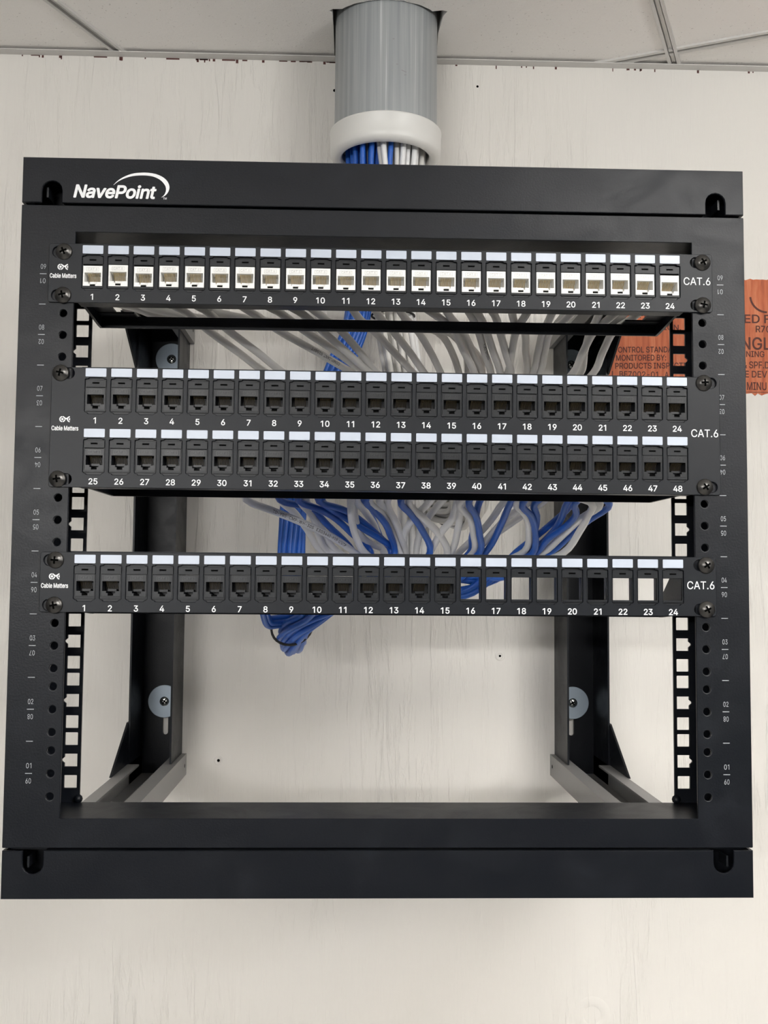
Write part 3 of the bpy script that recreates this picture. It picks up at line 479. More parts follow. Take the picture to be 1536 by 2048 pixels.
'M': (628, "60 0 60 509 152 509 277 187 280 179 284 170 287 159 291 147 295 135 299 123 303 110 307 97 311 84 315 71 319 60 322 49 307 49 311 59 314 71 318 83 322 95 326 108 330 121 334 134 338 146 342 158 346 169 349 179 352 187 476 509 568 509 568 0 504 0 504 291 504 302 504 314 504 327 505 340 505 354 505 369 505 383 506 398 506 413 506 428 507 443 507 457 513 457 508 441 503 425 498 409 492 393 487 378 482 363 477 348 472 335 467 322 463 310 459 300 456 291 342 0 286 0 170 291 167 300 163 310 159 321 155 333 150 347 145 361 140 376 134 392 129 408 124 424 118 441 112 457 119 457 119 444 120 430 120 416 120 401 121 386 121 372 121 357 121 342 122 328 122 315 122 302 122 291 122 0 315 73 507 436 120 437", "73 72 75 82 81 1 78 77 1 73 1 77 72 73 77 77 76 72 73 75 74 87 86 0 1 0 86 86 85 1 85 84 1 82 1 84 84 83 82 1 81 80 80 79 1 78 1 79 75 72 90 10 16 11 12 17 18 17 12 16 11 16 12 5 4 6 16 10 60 69 68 2 70 69 2 71 70 2 75 71 2 74 75 2 73 74 2 1 73 2 14 15 20 19 13 14 14 20 19 20 15 21 37 36 35 30 46 47 44 47 46 45 44 46 40 39 30 41 40 30 42 41 30 30 47 42 43 42 47 47 44 89 33 32 31 31 30 33 34 33 30 35 34 30 37 35 30 38 37 30 30 39 38 89 44 48 27 26 28 51 50 29 50 49 29 49 48 29 48 44 29 44 45 29 45 46 29 46 30 29 16 60 59 59 15 16 17 16 15 15 14 17 18 17 14 14 13 18 18 13 88 28 58 57 68 67 2 62 61 3 3 2 65 66 65 2 67 66 2 65 64 3 64 63 3 63 62 3 13 19 88 12 18 88 52 51 29 29 28 55 56 55 57 55 28 57 55 54 29 54 53 29 53 52 29 43 47 89 15 59 21 59 58 25 26 25 58 58 28 26 25 24 59 24 23 59 23 22 59 22 21 59 4 3 61 61 60 6 7 6 60 8 7 60 9 8 60 10 9 60 6 4 61 72 76 90 71 75 90", []),
'N': (523, "60 0 60 509 136 509 343 183 349 174 355 163 363 151 371 137 379 122 388 107 396 90 405 73 414 55 405 54 403 72 402 90 401 108 400 126 399 142 399 157 399 171 399 184 399 195 399 509 463 509 463 0 387 0 202 290 194 303 186 317 177 331 168 346 159 363 148 381 136 402 123 425 108 452 119 454 120 429 121 406 122 384 123 363 124 345 124 328 125 313 125 301 125 291 125 0 403 77 120 431", "36 1 39 39 38 36 43 42 1 42 41 1 41 40 1 39 1 40 37 36 49 2 34 33 0 47 46 1 0 46 46 45 1 43 1 45 45 44 43 37 35 34 34 2 37 36 37 2 1 36 2 4 3 5 9 26 10 26 9 8 14 13 11 11 13 12 11 12 15 16 15 12 12 25 16 17 16 25 22 21 25 25 24 22 23 22 24 25 12 26 12 13 26 10 26 13 13 14 10 14 11 48 17 25 18 19 18 25 20 19 25 25 21 20 8 7 26 2 33 32 28 27 3 3 2 29 30 29 2 31 30 2 32 31 2 29 28 3 11 15 48 10 14 48 5 3 27 27 26 5 6 5 26 7 6 26 36 38 49 35 37 49", []),
'O': (533, "267 -7 225 -3 186 7 150 25 119 49 92 79 70 115 53 157 44 203 40 254 44 305 53 352 70 393 92 429 119 459 150 484 186 501 225 512 267 516 309 512 348 501 384 484 415 459 442 429 464 393 480 352 490 305 493 254 490 203 480 157 464 115 442 79 415 49 384 25 348 7 309 -3 267 53 296 55 324 63 349 76 372 94 392 116 408 144 420 176 428 213 430 254 428 295 420 332 408 365 392 392 372 415 349 433 324 446 296 453 267 456 237 453 210 445 184 433 161 415 142 392 125 364 113 332 106 295 103 254 106 213 113 176 125 144 142 117 161 94 184 76 210 63 237 55", "7 6 66 66 65 7 8 7 65 65 64 8 9 8 64 64 63 9 63 62 9 10 9 62 62 61 10 11 10 61 61 60 11 12 11 60 2 69 3 69 68 3 58 57 15 0 36 71 0 71 1 70 1 71 55 17 56 16 56 17 1 70 2 69 2 70 56 16 57 15 57 16 3 68 4 5 4 68 68 67 5 6 5 67 66 6 67 12 60 59 13 12 59 59 58 13 14 13 58 58 15 14 18 54 53 34 38 35 35 38 37 52 19 53 18 53 19 40 39 33 50 21 51 20 51 21 33 39 34 38 34 39 51 20 52 19 52 20 30 29 42 43 42 29 29 28 43 44 43 28 28 27 44 45 44 27 46 45 27 27 26 46 47 46 26 26 25 47 48 47 25 25 24 48 40 33 32 41 40 32 32 31 41 31 30 41 30 42 41 48 24 49 24 23 49 23 22 49 50 49 22 21 50 22 35 37 0 36 0 37 54 18 55 17 55 18", []),
'P': (445, "60 0 60 509 235 509 272 506 305 499 332 487 356 471 375 452 390 430 400 404 407 377 409 348 407 318 400 291 390 265 375 243 356 223 332 207 305 195 272 188 235 186 109 186 109 242 233 242 257 244 279 248 297 256 312 266 324 279 333 294 339 310 343 328 344 348 343 367 339 385 333 402 324 416 312 428 297 439 279 446 257 451 232 452 125 452 125 0 125 242 125 186", "43 21 0 21 22 0 1 0 22 20 24 23 42 41 2 21 43 45 22 21 44 22 44 42 1 22 42 42 2 1 39 3 40 25 19 18 18 26 25 38 4 39 3 39 4 24 20 19 19 25 24 2 41 40 40 3 2 16 15 28 29 28 15 15 14 29 14 13 29 30 29 13 31 30 13 13 12 31 12 11 31 32 31 11 33 32 11 11 10 33 10 9 33 34 33 9 35 34 9 9 8 35 8 7 35 36 35 7 7 6 36 26 18 17 27 26 17 17 16 27 16 28 27 36 6 37 6 5 37 38 37 5 4 38 5 20 23 45 23 44 45 21 45 44", []),
'Q': (533, "245 159 313 159 369 85 384 65 468 -48 401 -48 346 27 331 46 267 -7 225 -3 186 7 150 25 119 49 92 79 70 115 53 157 44 203 40 254 44 305 53 352 70 393 92 429 119 459 150 484 186 501 225 512 267 516 309 512 348 501 384 484 415 459 442 429 464 393 480 352 490 305 493 254 490 203 480 157 464 115 442 79 415 49 384 25 348 7 309 -3 267 53 296 55 324 63 349 76 372 94 392 116 408 144 420 176 428 213 430 254 428 295 420 332 408 365 392 392 372 415 349 433 324 446 296 453 267 456 237 453 210 445 184 433 161 415 142 392 125 364 113 332 106 295 103 254 106 213 113 176 125 144 142 117 161 94 184 76 210 63 237 55 403 40 357 12 319 62 366 89", "14 13 75 75 74 14 15 14 74 74 73 15 16 15 73 73 72 16 17 16 72 71 17 72 17 71 70 18 17 70 70 69 18 19 18 69 69 68 19 20 19 68 68 67 20 21 20 67 77 76 11 64 24 65 77 11 10 10 78 77 23 66 65 65 24 23 44 8 45 79 9 8 8 44 79 62 26 63 25 63 26 78 10 9 9 79 78 63 25 64 24 64 25 11 76 12 13 12 76 75 13 76 21 67 66 22 21 66 66 23 22 42 6 43 6 7 43 27 61 60 60 28 27 2 47 3 48 2 3 3 49 48 59 58 29 41 3 6 3 47 6 7 6 47 46 7 47 1 46 47 47 2 83 28 60 59 59 29 28 38 37 50 51 50 37 37 36 51 52 51 36 36 35 52 53 52 35 54 53 35 35 34 54 55 54 34 34 33 55 56 55 33 33 32 56 41 6 81 5 4 41 40 39 3 49 3 39 39 38 49 38 50 49 56 32 57 32 31 57 31 30 57 58 57 30 29 58 30 45 8 43 43 7 45 46 1 0 26 62 61 61 27 26 2 48 83 40 3 80 3 41 80 6 42 81 45 7 82 7 46 82 41 4 80 5 41 81 46 0 82 1 47 83", []),
'R': (449, "60 0 60 509 236 509 273 506 305 500 333 489 356 473 376 455 390 433 401 408 407 381 409 352 407 323 401 296 390 271 376 250 356 232 333 217 305 206 273 200 236 198 96 198 96 255 234 255 258 256 280 260 298 267 313 276 325 287 334 300 340 316 344 333 345 352 344 371 340 389 334 405 325 419 313 430 298 440 279 446 258 451 233 452 125 452 125 0 353 0 230 229 303 229 428 0 125 255 125 198 246 199 314 209", "21 0 43 0 21 22 1 0 22 22 42 1 23 45 24 21 43 49 22 21 48 42 22 48 41 2 42 1 42 2 3 40 39 18 46 19 26 25 46 46 27 26 38 4 39 3 39 4 50 19 45 19 46 45 46 25 24 2 41 40 40 3 2 16 15 28 29 28 15 15 14 29 14 13 29 30 29 13 13 12 30 31 30 12 12 11 31 32 31 11 33 32 11 11 10 33 34 33 10 10 9 34 9 8 34 35 34 8 8 7 35 36 35 7 7 6 36 19 50 44 18 19 44 18 44 51 46 18 51 27 46 17 17 16 27 16 28 27 36 6 37 6 5 37 38 37 5 4 38 5 20 45 49 45 23 48 48 49 45 21 49 48 45 20 50 24 45 46 17 46 51 44 47 51", []),
'S': (447, "224 -9 188 -7 156 -1 128 9 102 23 81 40 64 60 51 83 42 109 38 137 104 137 108 118 114 102 123 88 136 76 150 66 166 59 185 53 204 50 224 49 246 50 267 54 286 60 303 69 317 79 329 92 338 106 344 122 346 139 344 154 340 168 332 179 322 189 310 197 296 205 280 211 263 217 245 222 184 239 145 253 112 269 86 289 67 313 56 341 52 372 54 400 62 425 75 448 92 468 113 484 138 498 165 508 195 514 227 516 259 514 289 508 316 498 340 484 360 468 377 449 390 427 398 403 401 378 337 378 332 402 320 421 302 437 280 449 254 456 225 459 204 457 185 454 167 448 152 440 139 430 129 418 121 405 117 391 115 376 117 359 122 345 131 334 142 324 155 315 169 308 184 302 198 297 212 293 264 279 279 275 295 270 312 264 328 256 344 248 359 238 372 226 384 213 395 198 402 180 407 161 408 139 406 112 399 87 386 64 370 43 349 25 323 11 294 0 261 -7", "6 5 13 13 12 6 7 6 12 12 11 7 8 7 11 11 10 8 9 8 10 42 41 80 43 42 80 80 79 43 44 43 79 79 78 44 45 44 78 78 77 45 46 45 77 77 76 46 47 46 76 76 75 47 48 47 75 73 72 50 72 51 50 0 19 18 0 18 1 17 1 18 87 86 38 85 38 86 52 71 70 70 69 52 1 17 2 16 2 17 38 85 39 85 84 39 83 39 84 51 72 71 71 52 51 2 16 3 16 15 3 4 3 15 15 14 4 5 4 14 13 5 14 39 83 40 83 82 40 41 40 82 82 81 41 80 41 81 48 75 74 49 48 74 74 73 49 73 50 49 88 36 89 20 108 21 36 88 37 34 33 92 92 91 34 21 108 107 22 21 107 107 106 22 106 23 22 34 91 35 91 90 35 36 35 90 89 36 90 66 56 67 56 55 67 68 67 55 54 68 55 104 103 25 26 25 103 103 102 26 27 26 102 102 101 27 28 27 101 101 100 28 100 99 28 29 28 99 99 98 29 30 29 98 98 97 30 97 96 30 31 30 96 96 95 31 62 61 63 64 63 61 61 60 64 60 59 64 23 106 105 24 23 105 105 104 24 104 25 24 31 95 32 95 94 32 94 93 32 33 32 93 92 33 93 64 59 65 59 58 65 66 65 58 58 57 66 56 66 57 108 20 0 19 0 20 87 38 37 37 88 87 68 54 69 54 53 69 52 69 53", []),
'T': (449, "32 452 32 509 417 509 417 452 257 452 257 0 193 0 193 452", "1 0 7 3 2 4 7 6 5 5 4 7 4 2 7 1 7 2", []),
'U': (517, "259 -8 220 -6 186 2 154 15 126 33 103 55 85 80 71 108 63 140 60 173 60 509 124 509 124 178 126 155 132 133 141 113 153 95 169 80 187 68 208 59 232 53 259 52 285 53 309 59 331 68 349 80 364 95 377 113 385 133 391 155 393 178 393 509 457 509 457 173 454 140 446 108 433 80 414 55 391 33 363 15 332 2 297 -6", "9 8 13 13 12 9 10 9 12 12 11 10 18 2 19 20 1 0 19 2 1 1 20 19 2 18 3 17 3 18 3 17 4 17 16 4 5 4 16 16 15 5 6 5 15 7 6 15 15 14 7 8 7 14 13 8 14 41 23 22 23 41 40 24 23 40 40 39 24 39 25 24 35 34 28 29 28 34 34 33 29 30 29 33 33 32 30 31 30 32 25 39 38 26 25 38 38 37 26 27 26 37 37 36 27 36 35 27 35 28 27 41 22 0 22 21 0 20 0 21", []),
'V': (480, "204 0 16 509 84 509 192 206 199 187 207 164 215 137 225 106 236 71 248 31 235 31 247 71 257 107 267 138 276 165 283 187 290 206 395 509 463 509 278 0 242 53", "4 3 0 0 3 1 2 1 3 10 8 0 8 7 0 7 6 0 6 5 0 4 0 5 17 16 18 18 16 19 15 19 16 11 9 19 12 11 19 13 12 19 14 13 19 19 15 14 10 0 19 19 9 10 10 9 20 9 11 20 8 10 20", []),
'W': (686, "155 0 16 509 82 509 163 196 167 179 172 162 175 145 179 128 183 111 187 94 190 76 194 58 197 40 189 40 193 58 196 76 200 94 203 111 207 128 211 145 215 162 220 179 224 196 306 509 380 509 462 196 466 179 470 162 474 145 478 128 482 111 486 94 490 76 494 58 497 40 488 40 492 58 495 76 499 94 503 111 506 128 510 145 515 162 519 179 523 196 603 509 670 509 530 0 455 0 368 323 362 345 357 368 351 391 346 417 341 445 336 475 350 475 345 446 340 420 335 395 330 371 324 347 318 323 230 0 193 61 493 63 343 435", "0 3 1 2 1 3 5 4 6 7 6 0 6 4 0 3 0 4 11 14 12 12 15 11 12 14 13 10 13 14 14 11 64 13 10 0 10 9 0 9 8 0 7 0 8 17 16 63 59 58 23 58 54 23 54 55 23 13 0 63 12 13 63 15 12 63 63 16 15 62 61 22 53 52 24 57 53 24 56 57 24 31 30 48 32 35 36 36 35 34 33 36 34 36 33 65 44 47 46 46 45 44 41 40 47 42 41 47 43 42 47 47 44 43 34 35 47 33 34 47 37 33 47 38 37 47 39 38 47 47 40 39 47 35 48 35 32 48 31 48 32 52 51 24 30 29 48 57 54 66 55 54 57 57 56 55 23 55 56 56 24 23 11 15 64 10 14 64 60 59 23 23 22 61 61 60 23 50 49 25 25 24 50 51 50 24 33 37 65 32 36 65 22 21 62 26 25 49 49 48 27 28 27 48 29 28 48 27 26 49 54 58 66 53 57 66 18 17 63 63 62 21 21 20 63 20 19 63 19 18 63", []),
'X': (474, "18 0 217 284 217 236 29 509 104 509 178 400 188 386 196 373 204 361 211 350 217 340 223 329 230 318 236 305 243 292 232 292 239 305 246 317 252 329 258 339 265 350 272 361 280 373 288 386 298 400 374 509 446 509 259 239 259 287 456 0 382 0 292 129 283 142 275 154 268 165 262 175 256 185 250 195 244 206 237 218 230 231 244 231 238 219 231 207 225 196 219 186 213 176 206 166 199 155 191 143 182 129 91 0 200 260 238 302 276 263 237 218", "0 51 50 5 4 3 2 46 45 11 10 1 43 39 40 15 13 12 2 45 44 44 43 2 43 40 2 1 2 40 15 12 1 11 1 12 46 2 47 48 47 2 49 48 2 50 49 2 2 1 52 5 3 1 6 5 1 7 6 1 8 7 1 9 8 1 1 10 9 38 41 42 35 27 36 37 36 27 28 19 18 37 27 38 41 38 27 27 28 14 16 14 28 17 16 28 28 18 17 30 29 31 26 25 24 27 35 34 34 33 27 33 32 27 32 31 27 27 31 54 28 27 54 24 23 28 23 22 28 22 21 28 21 20 28 19 28 20 39 43 55 39 55 42 40 39 42 42 41 40 1 40 41 41 27 1 27 14 1 15 1 14 15 14 53 14 16 53 1 3 52 0 50 52 50 2 52 13 15 53 26 24 54 24 28 54 31 29 54 38 42 55", []),
'Y': (472, "203 0 203 208 16 509 91 509 192 344 203 327 213 309 222 292 231 274 240 254 250 230 224 230 233 254 242 275 251 293 260 310 270 327 280 344 381 509 455 509 268 208 268 0 236 262", "1 4 2 3 2 4 8 11 12 11 8 7 11 7 1 7 6 1 6 5 1 4 1 5 13 9 10 10 14 13 18 17 19 19 17 20 16 20 17 14 10 20 15 14 20 20 16 15 1 0 21 21 20 1 11 1 20 20 10 11 10 9 11 12 11 9 12 9 22 9 13 22 8 12 22", []),
'Z': (438, "42 0 42 46 273 385 284 400 295 415 306 431 318 446 329 461 341 476 348 454 327 453 306 453 285 452 265 452 244 452 223 452 40 452 40 509 397 509 397 462 169 129 157 113 146 97 134 81 122 65 110 49 97 33 90 54 111 55 131 56 152 57 173 57 193 57 214 57 399 57 399 0 323 453 115 55", "27 26 25 25 28 27 28 24 27 1 0 26 26 27 1 26 0 33 33 32 26 32 31 26 31 30 26 30 29 26 25 26 29 28 25 37 27 24 23 23 22 27 1 27 22 22 21 1 21 20 1 1 20 2 10 6 9 7 10 9 8 7 9 9 19 8 19 18 8 19 2 20 3 2 19 4 3 19 19 9 4 5 4 9 9 6 5 10 7 36 7 8 11 12 11 8 13 12 8 14 13 8 15 14 8 8 18 15 33 0 35 35 34 33 17 16 15 15 18 17 7 11 36 6 10 36 25 29 37 24 28 37", []),
'a': (389, "160 -9 137 -7 115 -3 94 5 76 15 60 29 48 45 38 63 32 84 30 108 32 128 36 146 43 161 53 174 64 184 78 193 92 200 108 206 125 211 143 214 161 217 178 220 200 223 218 225 234 227 247 229 257 231 265 235 271 240 274 246 276 255 276 257 275 272 272 285 267 297 260 307 251 315 240 322 227 327 212 330 196 331 178 330 163 327 149 322 137 316 127 309 118 301 110 292 104 283 100 274 41 291 51 313 64 331 79 346 95 358 114 368 133 375 153 380 173 383 194 384 208 384 223 382 239 379 255 375 271 369 286 360 300 350 312 336 322 320 330 301 335 278 337 251 337 0 277 0 277 52 272 52 267 43 260 34 252 25 242 16 229 8 215 1 199 -4 181 -7 170 45 192 47 211 51 228 59 242 68 254 80 263 93 270 108 274 122 276 138 276 190 272 187 267 184 259 182 251 180 241 178 231 176 221 174 210 173 200 171 191 170 182 169 175 168 161 166 147 163 134 159 122 153 112 147 103 139 97 130 93 118 92 105 93 93 96 82 102 72 109 64 119 57 130 52 142 48 156 46", "5 4 119 119 118 5 6 5 118 118 117 6 7 6 117 117 116 7 8 7 116 116 115 8 9 8 115 115 114 9 10 9 114 11 10 114 114 113 11 12 11 113 13 12 113 113 112 13 14 13 112 15 14 112 51 50 49 49 48 51 48 47 51 52 51 47 1 122 2 122 121 2 21 106 105 105 104 21 83 84 0 123 0 84 20 107 106 106 21 20 57 42 41 41 58 57 0 123 1 122 1 123 18 109 108 19 18 108 108 107 19 107 20 19 55 44 43 56 55 43 43 42 56 42 57 56 2 121 3 121 120 3 4 3 120 119 4 120 15 112 111 16 15 111 111 110 16 17 16 110 110 109 17 109 18 17 52 47 46 53 52 46 46 45 53 54 53 45 45 44 54 44 55 54 59 40 60 101 23 102 38 61 39 85 82 81 81 86 85 22 103 102 102 23 22 60 40 39 39 61 60 24 100 99 87 79 78 24 99 98 98 25 24 86 81 80 80 79 86 79 87 86 23 101 100 100 24 23 37 63 38 63 62 38 61 38 62 97 96 95 74 73 72 72 71 93 94 93 71 30 29 71 31 30 71 71 70 31 32 31 70 70 69 32 91 90 74 92 91 74 74 72 92 72 93 92 28 27 94 94 71 28 71 29 28 32 69 33 69 68 33 34 33 68 68 67 34 35 34 67 67 66 35 66 65 35 87 78 77 88 87 77 77 76 88 76 75 88 89 88 75 75 74 89 74 90 89 25 98 97 26 25 97 97 95 26 95 94 26 94 27 26 35 65 36 65 64 36 37 36 64 63 37 64 82 85 83 84 83 85 103 22 104 21 104 22 40 59 41 58 41 59", []),
'b': (424, "229 -8 208 -7 189 -3 172 4 159 12 147 21 138 31 130 41 123 50 118 59 112 59 112 0 53 0 53 509 114 509 114 319 118 319 123 327 130 336 137 346 147 355 158 364 171 373 188 379 207 383 229 384 259 382 287 374 313 361 335 342 354 320 370 293 381 261 388 227 390 189 388 151 381 116 370 84 355 57 336 34 313 16 288 3 260 -6 220 47 242 49 262 55 279 66 294 80 306 97 316 117 323 139 327 163 328 189 327 215 323 239 316 261 307 281 295 298 280 311 262 322 243 328 220 330 198 328 178 322 161 312 147 299 134 282 125 263 118 241 114 216 113 189 114 162 118 138 125 115 135 95 147 78 162 65 179 55 198 49", "11 10 12 71 70 12 70 69 12 13 12 69 69 15 13 73 72 10 12 10 72 71 12 72 15 69 68 68 67 15 2 78 3 78 77 3 22 63 62 62 23 22 3 77 4 5 4 77 77 76 5 6 5 76 20 19 64 64 63 20 21 20 63 63 22 21 6 76 7 76 75 7 8 7 75 9 8 75 75 74 9 10 9 74 73 10 74 15 67 66 16 15 66 66 65 16 17 16 65 65 64 17 18 17 64 64 19 18 13 15 14 0 43 1 60 26 25 42 44 0 43 0 44 60 25 61 24 61 25 58 27 59 46 45 41 41 45 42 44 42 45 26 60 59 59 27 26 37 36 49 50 49 36 36 35 50 51 50 35 35 34 51 52 51 34 53 52 34 34 33 53 54 53 33 33 32 54 55 54 32 32 31 55 46 41 40 40 39 46 47 46 39 39 38 47 48 47 38 38 37 48 37 49 48 55 31 56 31 30 56 57 56 30 30 29 57 58 57 29 29 28 58 27 58 28 78 2 1 1 43 78 61 24 62 23 62 24", []),
'e': (404, "212 -8 177 -5 145 3 117 16 92 35 72 58 56 85 44 116 37 150 34 187 36 224 44 258 55 290 71 317 91 340 115 359 142 373 172 382 205 384 226 383 246 380 266 374 285 366 303 355 319 341 334 324 347 305 357 282 365 256 370 227 371 194 371 169 75 169 75 221 338 221 310 202 308 226 304 248 298 269 288 286 277 301 263 314 246 323 227 328 205 330 183 328 164 323 146 313 131 301 119 286 109 270 102 251 97 231 96 211 96 178 98 151 102 127 110 106 121 88 135 73 151 61 169 53 190 48 212 46 227 47 241 49 254 53 265 58 276 65 285 73 294 82 300 93 306 105 365 91 358 72 348 55 335 39 320 26 302 14 283 4 261 -3 237 -7 308 221 96 221 97 169", "8 7 32 9 8 32 35 34 82 52 51 33 7 6 56 56 55 7 32 7 55 54 53 32 53 33 32 9 32 33 10 9 33 11 10 33 33 51 11 12 11 51 51 50 12 13 12 50 48 47 15 47 16 15 0 63 62 45 44 18 0 62 1 61 1 62 17 46 45 45 18 17 1 61 2 61 60 2 3 2 60 59 3 60 16 47 46 46 17 16 3 59 4 59 58 4 5 4 58 58 57 5 6 5 57 56 6 57 13 50 49 14 13 49 49 48 14 48 15 14 81 65 64 65 81 80 80 66 65 42 20 43 19 43 20 66 80 79 79 67 66 42 41 22 22 21 42 20 42 21 30 29 34 29 28 34 75 74 71 72 71 74 74 73 72 31 35 54 31 30 35 30 34 35 37 36 34 34 28 37 28 27 37 67 79 78 68 67 78 78 77 68 69 68 77 77 76 69 70 69 76 76 75 70 75 71 70 37 27 38 27 26 38 39 38 26 26 25 39 40 39 25 25 24 40 24 23 40 41 40 23 22 41 23 81 64 0 63 0 64 53 54 35 43 19 44 18 44 19 32 55 84 54 32 84 34 36 82 52 33 83 33 53 83 53 35 82 53 82 83 31 54 84", []),
'i': (167, "53 0 53 379 114 379 114 0 84 443 73 444 63 448 54 455 47 463 43 472 41 483 43 494 47 504 54 512 63 518 73 522 84 524 95 522 105 518 114 512 121 504 125 494 126 483 125 472 121 463 114 455 105 448 95 444", "10 9 11 4 15 14 5 4 6 7 6 4 4 14 7 9 8 7 11 9 7 7 14 11 14 13 11 12 11 13 23 22 24 25 24 22 22 21 19 21 20 19 25 22 18 22 19 18 1 0 3 3 2 1 27 26 4 26 25 4 25 18 4 18 17 4 15 4 17 17 16 15", []),
'l': (189, "139 -2 112 0 91 8 74 20 62 37 55 59 53 84 53 509 114 509 114 99 114 83 117 71 120 62 126 57 135 53 146 52 152 52 157 52 160 53 164 53 167 54 170 54 181 3 175 1 169 0 162 -1 154 -2 147 -2", "14 13 1 2 1 13 13 12 2 3 2 12 4 3 12 12 11 4 5 4 11 11 10 5 6 5 10 10 9 6 7 6 9 9 8 7 15 0 27 16 26 17 26 16 27 15 27 16 24 23 19 23 22 19 22 21 19 20 19 21 17 26 25 25 24 17 24 19 17 18 17 19 14 1 0 0 15 14", []),
'n': (410, "114 227 114 0 53 0 53 379 112 379 112 287 102 287 116 319 132 344 152 362 175 374 200 382 227 384 252 383 275 377 295 369 313 356 328 340 341 321 350 298 355 271 357 240 357 0 296 0 296 235 293 263 286 286 273 304 256 318 235 326 210 329 192 328 176 324 161 317 147 308 136 297 126 283 119 266 115 248 112 310", "1 0 2 3 2 0 6 3 0 0 38 6 3 6 4 10 32 31 9 33 32 32 10 9 8 34 33 33 9 8 6 38 37 5 6 37 37 36 5 36 35 5 7 5 35 35 34 7 34 8 7 12 29 13 29 12 30 11 30 12 28 14 29 13 29 14 24 23 22 22 21 24 24 21 25 21 20 25 20 19 25 26 25 19 19 18 26 18 17 26 27 26 17 17 16 27 28 27 16 16 15 28 14 28 15 30 11 31 10 31 11 5 7 39 6 5 39 4 6 39", []),
'o': (415, "207 -8 174 -5 144 3 117 16 93 35 72 58 56 85 44 116 37 150 34 187 37 225 44 260 56 291 72 318 93 341 117 360 144 374 174 382 207 384 241 382 271 374 299 360 323 341 343 318 359 291 371 260 379 225 381 187 379 150 371 116 359 85 343 58 323 35 299 16 271 3 241 -5 207 46 231 49 252 55 270 66 285 80 298 97 307 117 314 139 318 163 319 187 318 212 314 236 307 258 298 278 285 296 270 310 252 321 231 328 207 330 184 328 163 321 145 310 130 296 118 278 108 258 102 236 98 212 96 187 98 163 102 139 108 117 118 97 130 80 145 66 163 55 184 49", "7 6 66 66 65 7 8 7 65 65 64 8 9 8 64 64 63 9 63 62 9 10 9 62 62 61 10 11 10 61 61 60 11 12 11 60 0 36 1 36 71 1 1 71 2 71 70 2 3 2 70 69 3 70 57 56 15 16 15 56 56 55 16 55 17 16 3 69 4 69 68 4 5 4 68 68 67 5 6 5 67 66 6 67 12 60 59 13 12 59 59 58 13 14 13 58 58 57 14 57 15 14 18 54 53 18 53 19 37 35 34 38 37 34 34 33 38 39 38 33 51 21 52 21 20 52 53 52 20 19 53 20 30 29 42 43 42 29 29 28 43 44 43 28 28 27 44 45 44 27 46 45 27 27 26 46 47 46 26 26 25 47 48 47 25 25 24 48 39 33 32 40 39 32 32 31 40 41 40 31 31 30 41 30 42 41 48 24 49 24 23 49 50 49 23 23 22 50 51 50 22 21 51 22 36 0 35 35 37 36 54 18 55 17 55 18", []),
'r': (259, "53 0 53 379 112 379 112 321 115 321 124 339 137 354 152 367 171 377 191 383 213 385 218 385 223 385 229 384 235 384 240 384 243 384 243 322 241 323 236 324 230 324 223 325 215 326 207 326 190 324 174 321 159 315 146 306 135 296 126 284 119 269 115 254 114 237 114 0", "3 2 1 33 32 0 1 0 32 32 31 1 3 1 31 27 26 5 26 6 5 3 31 30 30 29 3 4 3 29 29 28 4 28 27 4 27 5 4 23 9 24 10 22 11 22 10 23 9 23 10 20 14 13 18 17 16 18 16 19 15 19 16 14 20 19 19 15 14 20 13 21 22 21 13 13 12 22 11 22 12 6 26 25 7 6 25 8 7 25 25 24 8 24 9 8", []),
's': (365, "182 -8 157 -7 133 -3 112 3 93 12 76 24 62 38 50 54 41 73 36 94 94 107 101 87 111 72 124 60 141 52 160 47 181 45 206 47 227 53 244 62 258 74 265 88 268 103 266 115 262 126 254 136 243 144 229 150 212 155 149 170 118 180 92 192 72 208 58 227 50 249 47 274 49 295 55 314 65 332 79 347 95 360 115 370 137 378 161 383 187 384 212 383 234 379 254 372 271 363 286 352 299 339 309 324 318 308 324 290 268 277 262 291 254 304 243 316 228 325 210 331 187 333 166 331 147 326 131 317 119 305 111 292 109 277 110 264 115 253 124 243 136 235 152 229 172 223 229 209 261 200 287 187 306 171 320 153 328 131 331 107 329 85 323 65 312 47 298 31 281 18 260 6 236 -2 210 -7", "5 12 6 12 11 6 7 6 11 8 7 11 11 10 8 9 8 10 34 33 67 35 34 67 67 66 35 36 35 66 66 65 36 37 36 65 38 37 65 0 16 1 16 15 1 71 29 72 1 15 2 15 14 2 3 2 14 13 3 14 29 71 30 70 30 71 41 63 62 42 41 62 62 61 42 61 43 42 3 13 4 5 4 13 12 5 13 30 70 31 70 69 31 32 31 69 69 68 32 33 32 68 67 33 68 38 65 64 39 38 64 64 63 39 40 39 63 63 41 40 27 73 28 60 59 45 44 60 45 17 87 86 18 17 86 86 85 18 85 19 18 26 74 27 73 27 74 57 47 58 47 46 58 59 58 46 45 59 46 82 81 21 81 80 21 22 21 80 80 79 22 23 22 79 79 78 23 78 77 23 24 23 77 77 76 24 53 52 54 55 54 52 52 51 55 19 85 84 20 19 84 84 83 20 83 82 20 82 21 20 24 76 25 76 75 25 26 25 75 74 26 75 55 51 56 51 50 56 50 49 56 57 56 49 49 48 57 47 57 48 16 0 87 87 17 16 72 29 28 28 73 72 43 61 60 60 44 43", []),
